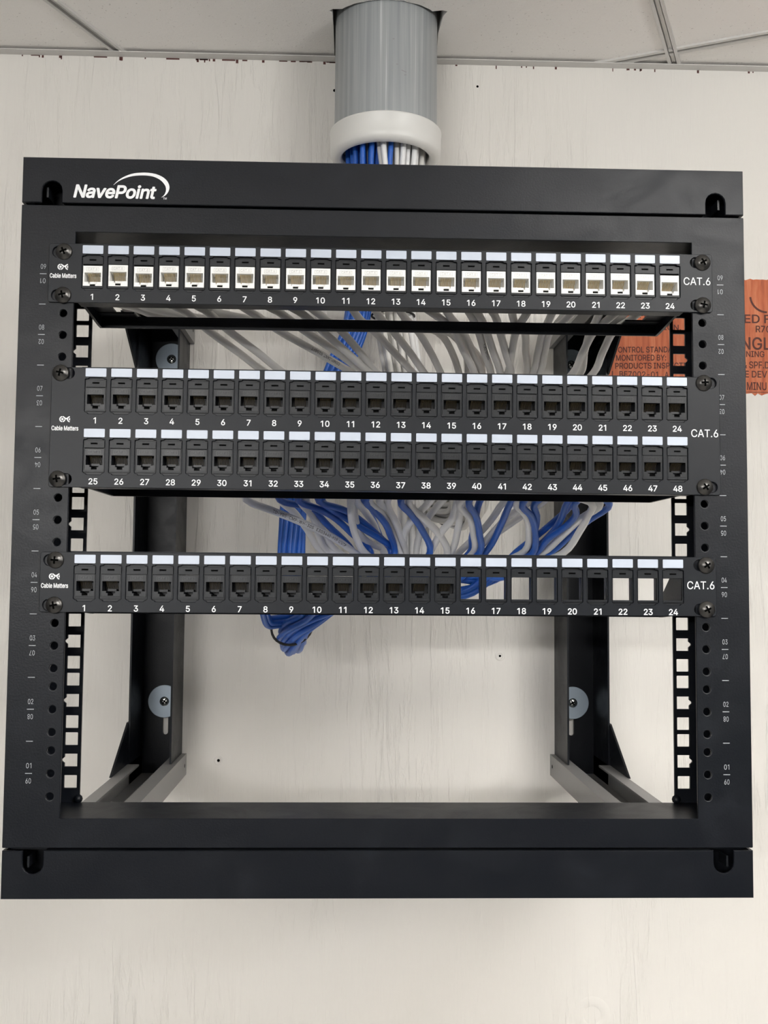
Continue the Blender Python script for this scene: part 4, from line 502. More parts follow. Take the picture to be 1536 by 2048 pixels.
't': (227, "204 379 204 327 6 327 6 379 65 471 126 471 126 98 127 83 130 70 136 61 144 55 156 51 170 50 175 50 180 50 185 51 191 52 197 53 202 54 213 2 207 0 200 -2 192 -3 184 -3 176 -4 168 -4 138 -1 113 7 92 21 77 41 68 64 65 93 126 379 126 327 65 327 65 379", "11 10 26 26 10 27 10 9 27 28 27 9 29 28 9 9 8 29 30 29 8 8 7 30 31 30 7 7 6 31 33 34 6 12 25 24 24 13 12 14 23 15 13 24 23 23 14 13 20 19 17 18 17 19 15 23 22 16 15 22 22 21 16 21 20 16 20 17 16 11 26 25 25 12 11 32 35 33 5 4 32 1 0 32 33 1 32 31 6 34 3 2 34 35 3 34 34 33 35 35 32 4", []),
'v': (389, "163 0 17 379 84 379 165 155 173 132 180 110 187 87 193 64 199 42 206 21 184 21 191 42 197 64 203 87 209 110 216 132 224 155 305 379 371 379 226 0 195 57", "3 0 4 0 3 1 2 1 3 6 11 7 10 11 0 11 6 0 6 5 0 4 0 5 12 8 13 16 15 19 19 18 16 18 17 16 8 9 19 13 8 19 14 13 19 19 15 14 10 0 19 19 9 10 11 10 9 9 8 11 11 8 20 8 12 20 7 11 20", []),
}

_texts = {}
def text_mesh(s, bold=0.0, shear=0.0, spacing=1.0):
    """flat triangles for a line of text; bold strokes are thickened by overlaying shifted copies"""
    key = (s, bold, shear, spacing)
    if key not in _texts:
        vs, fs = [], []
        shifts = [(0, 0)] if not bold else [(bold * cos(a), bold * sin(a)) for a in (.2, .985, 1.77, 2.556, 3.34, 4.127, 4.91, 5.70)]
        for k, (dx, dy) in enumerate(shifts):
            x = 0.0
            for ci, ch in enumerate(s):
                if ch == ' ':
                    x += .17
                    continue
                gl = GLYPHS[ch]
                q = [int(a) for a in gl[1].split()]
                t = [int(a) for a in gl[2].split()]
                n = len(vs)
                vs += [(x + dx + q[i] * .001 + shear * q[i + 1] * .001, dy + q[i + 1] * .001, k * .012 + ci % 2 * .006 + .002 * sum(i // 2 >= w for w in gl[3])) for i in range(0, len(q), 2)]
                fs += [(n + t[i], n + t[i + 1], n + t[i + 2]) for i in range(0, len(t), 3)]
                x += gl[0] * .001 * spacing
        xs = [p[0] for p in vs]
        _texts[key] = (vs, fs, min(xs), max(xs))
    return _texts[key]

CAP = GCAP
def letters(mb, s, x, z, cap, width=None, y=0.0, align='c', bold=0.0, shear=0.0, flip=False, slope=0.0, spacing=1.0):
    """flat lettering facing the room (towards -y); z is the baseline, cap the height of the capitals"""
    vs, fs, x0, x1 = text_mesh(s, bold, shear, spacing)
    sc = cap / CAP
    sx = sc if width is None else width / (x1 - x0)
    w = (x1 - x0) * sx
    off = {'c': -w / 2, 'l': 0, 'r': -w}[align]
    out = []
    for a, b, c in vs:
        X, Z = (a - x0) * sx + off, b * sc
        if flip:
            X, Z = -X, cap - Z
        out.append((x + X, y - c, z + Z + slope * X))
    mb.add(out, fs)
    return mb

def spline(pts, step=6.0):
    """centripetal Catmull-Rom through the points"""
    P = [Vector(p) for p in pts]
    P = [2 * P[0] - P[1]] + P + [2 * P[-1] - P[-2]]
    out = []
    for i in range(1, len(P) - 2):
        p0, p1, p2, p3 = P[i - 1:i + 3]
        t1 = max((p1 - p0).length, .01) ** .5
        t2 = t1 + max((p2 - p1).length, .01) ** .5
        t3 = t2 + max((p3 - p2).length, .01) ** .5
        n = max(1, int((p2 - p1).length / step))
        for k in range(n):
            t = t1 + (t2 - t1) * k / n
            A1 = (t1 - t) / t1 * p0 + t / t1 * p1
            A2 = (t2 - t) / (t2 - t1) * p1 + (t - t1) / (t2 - t1) * p2
            A3 = (t3 - t) / (t3 - t2) * p2 + (t - t2) / (t3 - t2) * p3
            B1 = (t2 - t) / t2 * A1 + t / t2 * A2
            B2 = (t3 - t) / (t3 - t1) * A2 + (t - t1) / (t3 - t1) * A3
            out.append((t2 - t) / (t2 - t1) * B1 + (t - t1) / (t2 - t1) * B2)
    out.append(P[-2])
    return out

# ------------------------------------------------------------------ the room
WALL = 485.0
CEIL = 791.6
X0, X1, Y0 = -2000, 2000, -3300
wb = structure(MB().box(X0 - 100, X1 + 100, WALL, WALL + 100, -Z0, 1250), 'wall_back', 'wall')
structure(MB().box(X0 - 100, X0, Y0, WALL, -Z0, 1250), 'wall_left', 'room')
structure(MB().box(X1, X1 + 100, Y0, WALL, -Z0, 1250), 'wall_right', 'room')
structure(MB().box(X0 - 100, X1 + 100, Y0 - 100, Y0, -Z0, 1250), 'wall_front', 'room')
structure(MB().box(X0 - 100, X1 + 100, Y0 - 100, WALL + 100, -Z0 - 50, -Z0), 'floor', 'floor')
structure(MB().box(X0 - 100, X1 + 100, Y0 - 100, WALL + 100, 1250, 1300), 'ceiling', 'recess')

# suspended ceiling: tiles with a rough notch cut for the conduit
PC = (11.3, 412.0)
jr = random.Random(3)
notch = [(73.5, WALL), (72.5, 440), (71.5, 420), (73, 400), (74, 384), (78, 373), (72, 371)]
for k in range(21):
    a = R(38 + (142 - 38) * k / 20)
    rr = 62.5 + jr.uniform(-.6, .9) - 3.2 * sin((a - R(38)) / R(104) * pi)
    notch.append((PC[0] + rr * 1.02 * cos(a), PC[1] - rr * sin(a)))
notch += [(-50, 374), (-54, 378), (-50.5, 384), (-49.5, 410), (-49.5, WALL)]
cl = [(X1, WALL)] + notch + [(X0, WALL), (X0, Y0), (X1, Y0)]
mb = plate(MB(), [cl], CEIL, CEIL + 15, 0, 'xy')
structure(mb, 'ceiling', 'ceiling')

# slotted grid bars, turned against the wall
D = Vector((-.4140, -.9103))            # along the main bars, away from the wall
Nn = Vector((.9103, -.4140))
def bar(mb, ms, a, b, w=14.3, slot=5.0, zb=788.6):
    a, b = Vector(a), Vector(b)
    t = (b - a).normalized()
    n = Vector((-t.y, t.x))
    def strip(m, o0, o1, z0, z1):
        q = [a + n * o0, a + n * o1, b + n * o1, b + n * o0]
        m.add([(p.x, p.y, z0) for p in q] + [(p.x, p.y, z1) for p in q],
              [(0, 1, 2, 3), (7, 6, 5, 4), (0, 4, 5, 1), (1, 5, 6, 2), (2, 6, 7, 3), (3, 7, 4, 0)])
    strip(mb, -w / 2, -slot / 2, zb, zb + 3)
    strip(mb, slot / 2, w / 2, zb, zb + 3)
    strip(mb, -slot / 2 - .6, -slot / 2, zb, zb + 9)
    strip(mb, slot / 2, slot / 2 + .6, zb, zb + 9)
    strip(ms, -slot / 2, slot / 2, zb + 8, zb + 9)
def clip_to_wall(p):
    t = (WALL - 2 - p.y) / D.y
    return p + D * t
P1 = Vector((-311.5, 468.5))
P2 = Vector((352.0, 446.0))
k = 0
spots = [(i, P2 + Nn * (609.6 * i)) for i in range(-2, 3)]
spots[1] = (-1, P1)
for i, p in spots:
    a = clip_to_wall(p)
    b = a + D * 3600
    tmax = 3600
    if b.y < Y0: tmax = min(tmax, (Y0 - a.y) / D.y)
    if b.x < X0: tmax = min(tmax, (X0 - a.x) / D.x)
    if abs(a.x) > X1: continue
    g, s_ = MB(), MB()
    bar(g, s_, a, a + D * tmax)
    k += 1
    o = structure(g, 'trim_%d' % k, 'grid')
    s_.build('slot', 'gridslot', o)
for j in range(0, 6):
    p = Vector((354.5, 445.0)) + D * (609.6 * j)
    # cross bars run along Nn, clipped by the walls
    lo = (X0 - p.x) / Nn.x
    hi = (X1 - p.x) / Nn.x
    lo = max(lo, (WALL - 1 - p.y) / Nn.y)       # Nn.y < 0: the left end meets the back wall
    hi = min(hi, (Y0 - p.y) / Nn.y)
    if hi - lo < 100: continue
    g, s_ = MB(), MB()
    bar(g, s_, p + Nn * lo, p + Nn * hi, slot=3.2, zb=788.9)
    k += 1
    o = structure(g, 'trim_%d' % k, 'grid')
    s_.build('slot', 'gridslot', o)
# wall angle, in two lengths either side of the conduit
k += 1
for xa, xb in ((X0, -47.5), (70.0, X1)):
    g = MB().box(xa, xb, WALL - 13, WALL - .2, 787.8, 788.8).box(xa, xb, WALL - 1.4, WALL - .2, 788.8, 806)
    structure(g, 'trim_%d' % k, 'grid')
    k += 1

# flecks where the paint stops short under the angle
fl = MB()
for i in range(46):
    x = jr.uniform(-440, -52) if i < 30 else jr.uniform(74, 470)
    w = jr.choice([1.5, 2.5, 3, 6, 10, 16]) if i < 30 else jr.choice([1, 1.4, 2.5])
    h = jr.uniform(.8, 1.7) if w > 3 else jr.uniform(1.5, 4.5)
    fl.box(x, x + w, WALL - .12, WALL + 1, 787.6 - h, 787.7)
fl.box(125 - 84.9 - 0, 125 - 84.4, WALL - .1, WALL + 1, 0, .1)
fl.build('paint_gap', 'stain', wb)
nh = MB()
for (x, z, rr) in ((125.2, 761, 1.5), (-175, -51.3, 1.7), (153, 70.9, 1.4), (-49, 752, 1.8)):
    nh.lathe([(0, .12), (rr, .12), (rr, -1)], 'y', (x, WALL, z), 12)
nh.build('nail_hole', 'recess', wb)
fil = MB()
for (x, z, rr) in ((-175, -51.3, 5), (153, 70.9, 5.5), (260, -341, 20)):
    fil.lathe([(rr * .45, -.6), (rr * .55, .5), (rr * .8, .7), (rr, .35), (rr * 1.15, -.3)], 'y', (x, WALL, z), 20)
fil.build('filler_ring', 'wall', wb)

# bare patch with its grade stamp
top, bot = [], []
x = 258.0
while x < 640:
    top.append((x, 528.0 + jr.uniform(-1.6, 1.6) - (x - 258) * .004))
    bot.append((x, 386.0 + jr.uniform(-2.2, 2.2)))
    x += jr.uniform(2, 6)
pt = plate(MB(), [bot + top[::-1]], WALL - .35, WALL + .5)
patch = pt.build('bare_patch', 'wood', wb)
st = MB()
Ys = WALL - .55
letters(st, 'O PROD', 313, 477.5, 6.6, 33, Ys, 'l', .014, 0, False, -.01)
letters(st, 'TION.  O', 345, 463.3, 6.6, 40, Ys, 'l', .014, 0, False, -.01)
letters(st, 'ONTROL STANDA', 295.5, 434.7, 6.8, 66, Ys, 'l', .014, 0, False, .02)
letters(st, 'MONITORED BY:', 293, 424.8, 6.8, 61, Ys, 'l', .014, 0, False, .02)
letters(st, 'PRODUCTS INSPECTIO', 292, 415.0, 6.8, 92, Ys, 'l', .014, 0, False, .02)
letters(st, 'L  BE7002-01', 288, 405.2, 6.8, 56, Ys, 'l', .014)
letters(st, 'A', 352, 405.2, 6.8, 5, Ys, 'l', .014)
letters(st, 'ED F', 450, 473.5, 10.0, 32, Ys, 'l', .014)
letters(st, 'R70', 464, 462.2, 7.8, 18, Ys, 'l', .014)
letters(st, 'NGL', 446, 441.0, 14.5, 36, Ys, 'l', .014)
letters(st, 'RNING', 446, 431.8, 7.0, 28, Ys, 'l', .014)
letters(st, '& SPF.D', 447, 418.0, 8.0, 33, Ys, 'l', .014)
letters(st, 'E DEV', 450, 406.8, 7.8, 27, Ys, 'l', .014)
letters(st, 'MINU', 452, 391.5, 9.2, 24, Ys, 'l', .014)
st.box(450, 520, Ys, Ys + .3, 388.4, 389.0)
for k in range(9):                                                 # the big faint arc of the mark
    a0, a1 = R(185 + 85 * k / 9), R(185 + 85 * (k + 1) / 9)
    c, r0, r1 = (478, 507), 19, 21.5
    st.add([(c[0] + q * cos(a), Ys, c[1] + q * sin(a)) for q, a in ((r0, a0), (r1, a0), (r1, a1), (r0, a1))], [(0, 1, 2, 3)])
st.build('stamp_lettering', 'stamp', wb)

# ------------------------------------------------------------------ light fixtures (behind the camera); the two hanging ones are added fill
names = ['square recessed ceiling light right of the rack', 'long hanging ceiling light left of the camera', 'long hanging ceiling light far behind on the right']
for (x, y, z, sx, sy, wd, wu), lb in zip(FIXTURES, names):
    t = thing('ceiling_light', lb, 'ceiling light', (x, y, z))
    hx, hy = sx / 2 + 15, sy / 2 + 15
    th = 4 if not wu else 40
    fr = plate(MB(), [rect(-hx, hx, -hy, hy), rect(-hx + 15, hx - 15, -hy + 15, hy - 15)], 0, th, 0, 'xy')
    fr.build('frame', 'fixture', t)
    MB().box(-hx + 15, hx - 15, -hy + 15, hy - 15, 1.5, 3).build('diffuser', 'lit', t)
    if wu:
        MB().box(-hx + 15, hx - 15, -hy + 15, hy - 15, th - 3, th - 1.5).build('diffuser', 'lit', t)
        for s in (-1, 1):
            MB().tube([(0, s * (hy - 40), th - 8), (0, s * (hy - 40), CEIL - z)], 2, 8).build('hanging_rod', 'fixture', t)
            MB().box(-hx + 10, hx - 10, s * (hy - 40) - 4, s * (hy - 40) + 4, 5, th - 5).build('brace', 'fixture', t)

# ------------------------------------------------------------------ conduit with its bushing
t = thing('conduit', 'fat grey plastic conduit dropping through a notch in the ceiling', 'pipe', (PC[0], PC[1], 0))
ro = 58.3
MB().lathe([(ro, 650), (ro, 1180), (ro - 6, 1180), (ro - 6, 650), (ro, 650)], 'z', (0, 0, 0), 64).build('pipe', 'pipe', t)
bz = 636
prof = [(49.5, bz + 4), (50.5, bz + 1), (53, bz - .6), (57, bz), (61, bz + 2), (62.8, bz + 5), (63.0, bz + 10), (63.2, bz + 27), (63.6, bz + 27.6),
        (63.6, bz + 29.2), (63.0, bz + 30), (ro + .3, bz + 30.2), (ro + .3, bz + 14), (50, bz + 13), (49.5, bz + 4)]
o = MB().lathe(prof, 'z', (0, 0, 0), 72).build('bushing', 'bushing', t)
o['label'] = 'white plastic bushing round the mouth of the conduit'
sc = MB()
for (a, z, l, sl) in ((285, 714, 5.5, -.3), (288, 709, 2.5, .1), (279, 720, 2, 0), (275, 748, 2, 0)):
    for q in range(5):
        aa = R(a + q * l / 5)
        ab = R(a + (q + 1) * l / 5)
        rr = ro + .12
        sc.add([(rr * cos(aa), rr * sin(aa), z + sl * q), (rr * cos(ab), rr * sin(ab), z + sl * (q + 1)),
                (rr * cos(ab), rr * sin(ab), z + sl * (q + 1) + .8), (rr * cos(aa), rr * sin(aa), z + sl * q + .8)], [(0, 1, 2, 3)])
sc.build('scuff_mark', 'gridslot', t)

# ------------------------------------------------------------------ the wall rack
U = 44.45
HOLES = [(k * U + U / 2 + (j - 1) * 15.875, j) for k in range(9) for j in range(3)]
rack = thing('wall_rack', 'large black open-frame network rack mounted on the white wall', 'network rack', (0, 0, 0))
HX = 264.4
g = MB()
ap = rect(-225.2, 225.2, -8.8, 409)
loops = [rrect(-HX, HX, -29.1, 428.6, .6, 2), ap]
for (z, j) in HOLES:
    for sx in (-1, 1):
        loops.append(circle(sx * 232.55, z, 2.75, 18))
plate(g, loops, 0, 2.0, .35)
g.box(-HX, -HX + 2, 2, 54, -29.1, 428.6).box(HX - 2, HX, 2, 54, -29.1, 428.6)       # outer returns
g.box(-HX + 2, HX - 2, 2, 54, -29.1, -27.1).box(-HX + 2, HX - 2, 2, 54, 426.6, 428.6)
g.box(-HX + 2, HX - 2, 2, 54, -10.8, -8.8).box(-HX + 2, HX - 2, 2, 54, 409, 411)
ff = g.build('front_frame', 'black', rack)
for sx in (-1, 1):
    cs = MB()
    for (z, j) in HOLES:                                                 # countersunk rims of the tapped holes
        cs.lathe([(2.75, -.3), (2.85, .05), (3.5, .02)], 'y', (sx * 232.55, 0, z), 18)
    cs.build('hole_rims', 'plastic', ff)
    wl = MB()
    wl.add(*(lambda m: (m.v, m.f))(MB().lathe([(0, 3.4), (1.8, 3), (3, 1.6), (3.4, 0)], 'y', (sx * 226, 53, -6), 10)), True)
    wl.build('weld', 'black', ff)

loops = [rect(-262.4, -225.4, -8.8, 409)]                                # rear lips with square holes
for (z, j) in HOLES:
    h, c = 4.8, -232.55
    if j == 1:
        loops.append([(c + h, z - h), (c + h, z + h), (c - h, z + h), (c - h, z + 2.2), (c - h - 1.1, z + 1.3), (c - h - 1.9, z + .6),
                      (c - h - 1.9, z - .6), (c - h - 1.1, z - 1.3), (c - h, z - 2.2), (c - h, z - h)])
    else:
        loops.append(rrect(c - h, c + h, z - h, z + h, .5, 2))
o = plate(MB(), loops, 54, 56)
o.build('square_hole_rail', 'black', rack)
q = MB()
q.add([(-a, b, c) for a, b, c in o.v], [fc[::-1] for fc in o.f])
q.build('square_hole_rail', 'black', rack)

for xc in (-247.6, 246.2):
    num = MB()
    for k in range(9):
        zc = k * U + U / 2
        letters(num, '%02d' % (k + 1), xc, zc + 3.6, 3.5, 3.7, -.06)
        letters(num, '%02d' % (9 - k), xc, zc - 6.9, 3.5, 3.7, -.06, flip=True)
        num.box(xc - 2.4, xc + 2.4, -.06, .2, zc - .25, zc + .25)
        if k < 8:
            num.box(xc - 2.4, xc + 2.4, -.06, .2, zc + U / 2 - .25, zc + U / 2 + .25)
    num.build('unit_numbers', 'faint', ff)

def channel_bar(name, z0, z1, notch_top):
    """front face with two U-shaped notches, closed behind"""
    pts = []
    def notch_pts(cx, zedge, zin):
        dz = 1 if zin > zedge else -1
        rr = 7.2
        out = [(cx - rr, zedge)]
        for q in range(9):
            a = pi - pi * q / 8
            out.append((cx + rr * cos(a), zin - dz * rr + dz * rr * sin(a)))
        out.append((cx + rr, zedge))
        return out
    if notch_top:
        lp = [(HX, z1), (HX, z0), (-HX, z0), (-HX, z1)] + notch_pts(-243, z1, z1 - 16) + notch_pts(243.3, z1, z1 - 16)
    else:
        lp = [(-HX, z1), (HX, z1), (HX, z0)] + notch_pts(243.5, z0, z0 + 16.2)[::-1] + notch_pts(-243, z0, z0 + 16.2)[::-1] + [(-HX, z0)]
    m = plate(MB(), [lp], 0, 2.0, .5)
    m.box(-HX, -HX + 2, 2, 50, z0, z1).box(HX - 2, HX, 2, 50, z0, z1)
    zt0, zt1 = (z1 - 2, z1)
    if notch_top:
        m.box(-HX + 2, HX - 2, 12, 50, zt0, zt1).box(-HX + 2, HX - 2, 2, 50, z0, z0 + 2).box(-235, 235, 2, 12, zt0, zt1)
    else:
        m.box(-HX + 2, HX - 2, 2, 50, zt0, zt1).box(-HX + 2, HX - 2, 12, 50, z0, z0 + 2).box(-235, 235, 2, 12, z0, z0 + 2)
    m.box(-HX + 2, HX - 2, 24, 26, z0 + 2, z1 - 2)
    b = m.build(name, 'black', rack)
    for sx in (-1, 1):
        zc = z1 - 9 if notch_top else z0 + 9
        l = MB().box(sx * 247.5 - .7, sx * 247.5 + .7, 5, 20, zc - 3.5, zc + 4)
        l.build('latch', 'plastic', b)
    return b
tb = channel_bar('top_bar', 430.5, 464, False)
channel_bar('bottom_bar', -64, -31, True)

# maker's name on the top bar: slanted letters under a tapering arc
lg = MB()
letters(lg, 'NavePoint', -227.6, 434.8, 9.0, 60.0, -.08, 'l', .026, .2, spacing=.97)
letters(lg, 'TM', -162.8, 434.2, 1.5, 2.6, -.08, 'l', .01)
outer = [(678, 350), (740, 285), (830, 225), (940, 182), (1060, 166), (1160, 167), (1260, 185), (1350, 225), (1410, 280), (1440, 345), (1440, 400), (1415, 455), (1375, 495), (1337, 514)]
inner = [(684, 350), (745, 298), (835, 250), (940, 218), (1050, 206), (1150, 208), (1235, 225), (1310, 262), (1360, 310), (1390, 360), (1396, 410), (1385, 455), (1362, 490), (1334, 514)]
def lp(q):    # drawn in a 1536-wide plan of the badge, 2.63 mm to 50 units
    return (-227.6 + (q[0] - 138) / 6.98 / 2.70, 434.6 + (535 - q[1]) / 6.98 / 2.74)
def smooth_edge(P, n=5):
    out = []
    P = [(2 * P[0][0] - P[1][0], 2 * P[0][1] - P[1][1])] + P + [(2 * P[-1][0] - P[-2][0], 2 * P[-1][1] - P[-2][1])]
    for i in range(1, len(P) - 2):
        for k in range(n):
            t = k / n
            out.append(tuple(.5 * (2 * P[i][c] + (P[i + 1][c] - P[i - 1][c]) * t + (2 * P[i - 1][c] - 5 * P[i][c] + 4 * P[i + 1][c] - P[i + 2][c]) * t * t
                                   + (3 * P[i][c] - P[i - 1][c] - 3 * P[i + 1][c] + P[i + 2][c]) * t ** 3) for c in (0, 1)))
    return out + [P[-2]]
outer, inner = smooth_edge(outer), smooth_edge(inner)
vs = [(*lp(q), 0) for q in outer] + [(*lp(q), 0) for q in inner]
n = len(outer)
lg.add([(a, -.08, b) for a, b, c in vs], [(i, i + 1, n + i + 1, n + i) for i in range(n - 1)])
lg.build('brand_lettering', 'print', tb)

# rear: channel uprights, four lipped arms, four gussets
for sx in (-1, 1):
    def bx(m, xa, xb, *q):
        a, b = sorted((sx * xa, sx * xb))
        return m.box(a, b, *q)
    m = MB()
    a, b = sorted((sx * 217.2, sx * 264.4))
    loops = [rect(a, b, -67, 463)]
    cx = sx * 236.6
    loops.append(rrect(cx - 3.2, cx + 3.2, -21.2, 22, 3.1, 4))
    loops.append(rrect(cx - 3.2, cx + 3.2, 378, 421, 3.1, 4))
    plate(m, loops, 481.5, 484)
    bx(m, 262.4, 264.4, 411, 481.5, -67, 463)
    bx(m, 217.2, 219.2, 411, 481.5, -43, 438)
    m.build('upright', 'black', rack)
    for s2, z0, z1 in ((-1, -67.0, -43.0), (1, 438.0, 463.0)):
        m = MB()
        bx(m, 262.4, 264.4, 50, 481, z0, z1)
        bx(m, 211.8, 213.8, 50, 484, z0, z1)
        if s2 < 0:
            bx(m, 213.8, 262.4, 50, 481, z0, z0 + 2)
            bx(m, 213.8, 226.5, 50, 484, z1 - 2, z1)
            bx(m, 252, 262.4, 50, 411, z1 - 2, z1)
        else:
            bx(m, 213.8, 262.4, 50, 481, z1 - 2, z1)
            bx(m, 213.8, 226.5, 50, 484, z0, z0 + 2)
            bx(m, 252, 262.4, 50, 411, z0, z0 + 2)
        arm = m.build('arm', 'arm', rack)
        arm['label'] = 'grey arm from the front frame back to the wall'
        hm = MB()
        hm.lathe([(0, .1), (2.2, .1), (2.2, -1)], 'y', (0, 0, 0), 14)
        vs = [(sx * (211.6 + (p[1]) * 0), 470 + p[0], (z0 + z1) / 2 + p[2]) for p in hm.v]
        hm.v = vs
        hm.build('rivet_hole', 'recess', arm)
        m = MB()
        zi = z1 if s2 < 0 else z0
        k = -s2
        poly = [(333, zi), (411, zi + k * 45), (430, zi + k * 45), (430, zi), (333, zi)][:4]
        a, b = sorted((sx * 264.4, sx * 266.4))
        m.prism(poly, 'x', a, b)
        m.build('gusset', 'black', rack)
    for zc in (17.0, 418.0):
        w = MB().lathe([(5.4, 0), (5.4, 1.6), (18.3, 1.6), (18.8, 1.2), (18.8, 0)], 'y', (0, 0, 0), 48, False)
        w = w.build('washer', 'zinc', rack, (sx * 238.0, 481.3, zc))
        sw = MB().lathe([(0, 1.3), (1.4, 1.5), (3.8, 1.2), (4.6, .2), (4.6, -3)], 'y', (0, 0, 0), 20)
        scw = sw.build('screw', 'steel', w)
        cr = MB().box(-3.2, 3.2, -1.75, 0, -.6, .6).box(-.6, .6, -1.75, 0, -3.2, 3.2)  # raised black cross, painting the shade of the screw drive
        cr.build('cross_recess', 'recess', scw)
        scw.rotation_euler = (0, R(35 if sx < 0 else 60), 0)

# ------------------------------------------------------------------ patch panels
PITCH = 18.27
def dome(rr, rad=5.9, h=3.1):
    Rr = (rad * rad + h * h) / (2 * h)
    return sqrt(max(Rr * Rr - rr * rr, 0)) - (Rr - h)
sh = MB()
prof = [(0.01, 3.1)] + [(q * 5.9 / 8, dome(q * 5.9 / 8) if q < 8 else .5) for q in range(1, 9)] + [(5.95, 0)]
sh.lathe([(a, b + .3) for a, b in prof[:-1]] + [(5.95, 0)], 'y', (0, 0, 0), 36)
SCREW = sh.mesh('screw_head')
SCREW.materials.append(MT['screw'])
crs = MB()
for ang in (0, 1):
    for q in range(-6, 6):
        cells = []
        for (aa, bb) in ((q * .45, -.7), ((q + 1) * .45, -.7), ((q + 1) * .45, .7), (q * .45, .7)):
            X, Z = (aa, bb) if ang == 0 else (-bb, aa)
            cells.append((X, -(dome(sqrt(X * X + Z * Z)) + .42), Z))
        crs.add(cells, [(0, 1, 2, 3)])
CROSS = crs.mesh('screw_cross')  # black cross laid on the dome to paint the drive's shade
CROSS.materials.append(MT['recess'])

# one insert: the frame with a latch tab that closes each opening; T = 0 is its top
ins = MB()
plate(ins, [rrect(-7.45, 7.45, -22.8, 0, .5, 2), rect(-6.95, 6.95, -21.3, -5.4)], .9, 9.5)
plate(ins, [rrect(-7.3, 7.3, -5.3, -.1, .4, 2), rect(-2.35, 2.35, -2.7, -1.75)], .3, 1.2, .15)
plate(ins, [rect(-8.6, 8.6, -26, 2.6), rect(-6.95, 6.95, -21.3, -5.4), rect(-2.35, 2.35, -2.7, -1.75)], 1.75, 3.2)
ins.box(-3, 3, 7, 7.4, -3.6, -.8).box(-3, 3, 3.2, 7.4, -1.2, -.8).box(-3, 3, 3.2, 7.4, -3.6, -3.2)
ins.box(-6.9, 6.9, .5, 1.2, -22.6, -21.2)
ins.box(-4.6, 4.6, 2.5, 3.0, -.2, 1.2).box(-4.9, 4.9, 2.5, 3.0, -24.2, -22.6)
nf = len(ins.f)
ins.box(-2.3, 2.3, .45, 1.1, -2.65, -1.8)                          # dark block that paints the shade inside the tab slot
INSERT = ins.mesh('port_insert')
INSERT.materials.append(MT['plastic'])
INSERT.materials.append(MT['recess'])
for pl in INSERT.polygons[nf:]:
    pl.material_index = 1
lb = plate(MB(), [rrect(-7.4, 7.4, 2.2, 8.3, .5, 3)], -.25, .35, .08)
LABEL = lb.mesh('label_strip')
LABEL.materials.append(MT['label'])
CUT = [(-7.65, .3), (-7.65, -22.6), (-7.0, -23.3), (-5.9, -23.5), (-5.0, -24.6), (5.0, -24.6), (5.9, -23.5), (7.0, -23.3), (7.65, -22.6), (7.65, .3),
       (7.0, .6), (5.6, .7), (4.8, 1.5), (-4.8, 1.5), (-5.6, .7), (-7.0, .6)]

# one jack; origin at the top middle of its face
JH = [(-5.9, -5.1), (5.9, -5.1), (5.9, -11.9), (3.1, -11.9), (3.1, -13.4), (1.95, -13.4), (1.95, -15.1), (-1.95, -15.1), (-1.95, -13.4), (-3.1, -13.4), (-3.1, -11.9), (-5.9, -11.9)]
def jack_parts(col):
    h = MB()
    plate(h, [rect(-6.88, 6.88, -15.85, -.1), JH], .7, 11.5, .12)
    h.box(-6.88, 6.88, 11.5, 12.5, -13.2, -.1)
    h.box(-6.88, -2.2, 11.5, 12.5, -15.85, -13.2).box(2.2, 6.88, 11.5, 12.5, -15.85, -13.2)
    h.box(-6.6, 6.6, 12.5, 27, -14.5, -.6)
    h.box(-3.0, 3.0, 5.5, 11.5, -12.2, -10.6)
    nf = len(h.f)
    plate(h, [rect(-4.5, 4.5, -4.2, -1.3), rect(-4.25, 4.25, -3.95, -1.55)], .52, .8)
    letters(h, 'CAT.6', 0, -3.55, 1.75, 6.8, .56, bold=.012)
    me = h.mesh('jack_housing')
    me.materials.append(MT[col])
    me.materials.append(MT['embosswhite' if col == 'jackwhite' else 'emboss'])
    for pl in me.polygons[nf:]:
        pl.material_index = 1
    c = MB()
    for q in range(8):
        x = (q - 3.5) * 1.016
        c.add([(x - .2, 3.0, -5.3), (x + .2, 3.0, -5.3), (x + .2, 8.6, -10.4), (x - .2, 8.6, -10.4),
               (x - .2, 3.5, -5.3), (x + .2, 3.5, -5.3), (x + .2, 9.1, -10.4), (x - .2, 9.1, -10.4)],
              [(0, 1, 2, 3), (7, 6, 5, 4), (0, 4, 5, 1), (1, 5, 6, 2), (2, 6, 7, 3), (3, 7, 4, 0)])
    mc = c.mesh('contact_pins')
    mc.materials.append(MT['gold' if col == 'jackwhite' else 'pins'])
    return me, mc
CLIP = MB().box(-1.9, 1.9, .62, .75, -15.1, -14.1).mesh('clip_slot')  # dark block standing in for shade inside the clip opening
CLIP.materials.append(MT['recess'])
JW, JB = jack_parts('jackwhite'), jack_parts('jackblack')

NUM = {}
def number_mesh(n):
    if n not in NUM:
        m = MB()
        letters(m, str(n), 0, -31.5, 4.15, None, -.07, bold=.014, spacing=.95)
        NUM[n] = m.mesh('port_number')
        NUM[n].materials.append(MT['print'])
    return NUM[n]

def ring_sector(m, cx, cz, r0, r1, a0, a1, n=10, y=-.07):
    for k in range(n):
        p, q = R(a0 + (a1 - a0) * k / n), R(a0 + (a1 - a0) * (k + 1) / n)
        m.add([(cx + t_ * cos(w), y, cz + t_ * sin(w)) for t_, w in ((r0, p), (r1, p), (r1, q), (r0, q))], [(0, 1, 2, 3)])

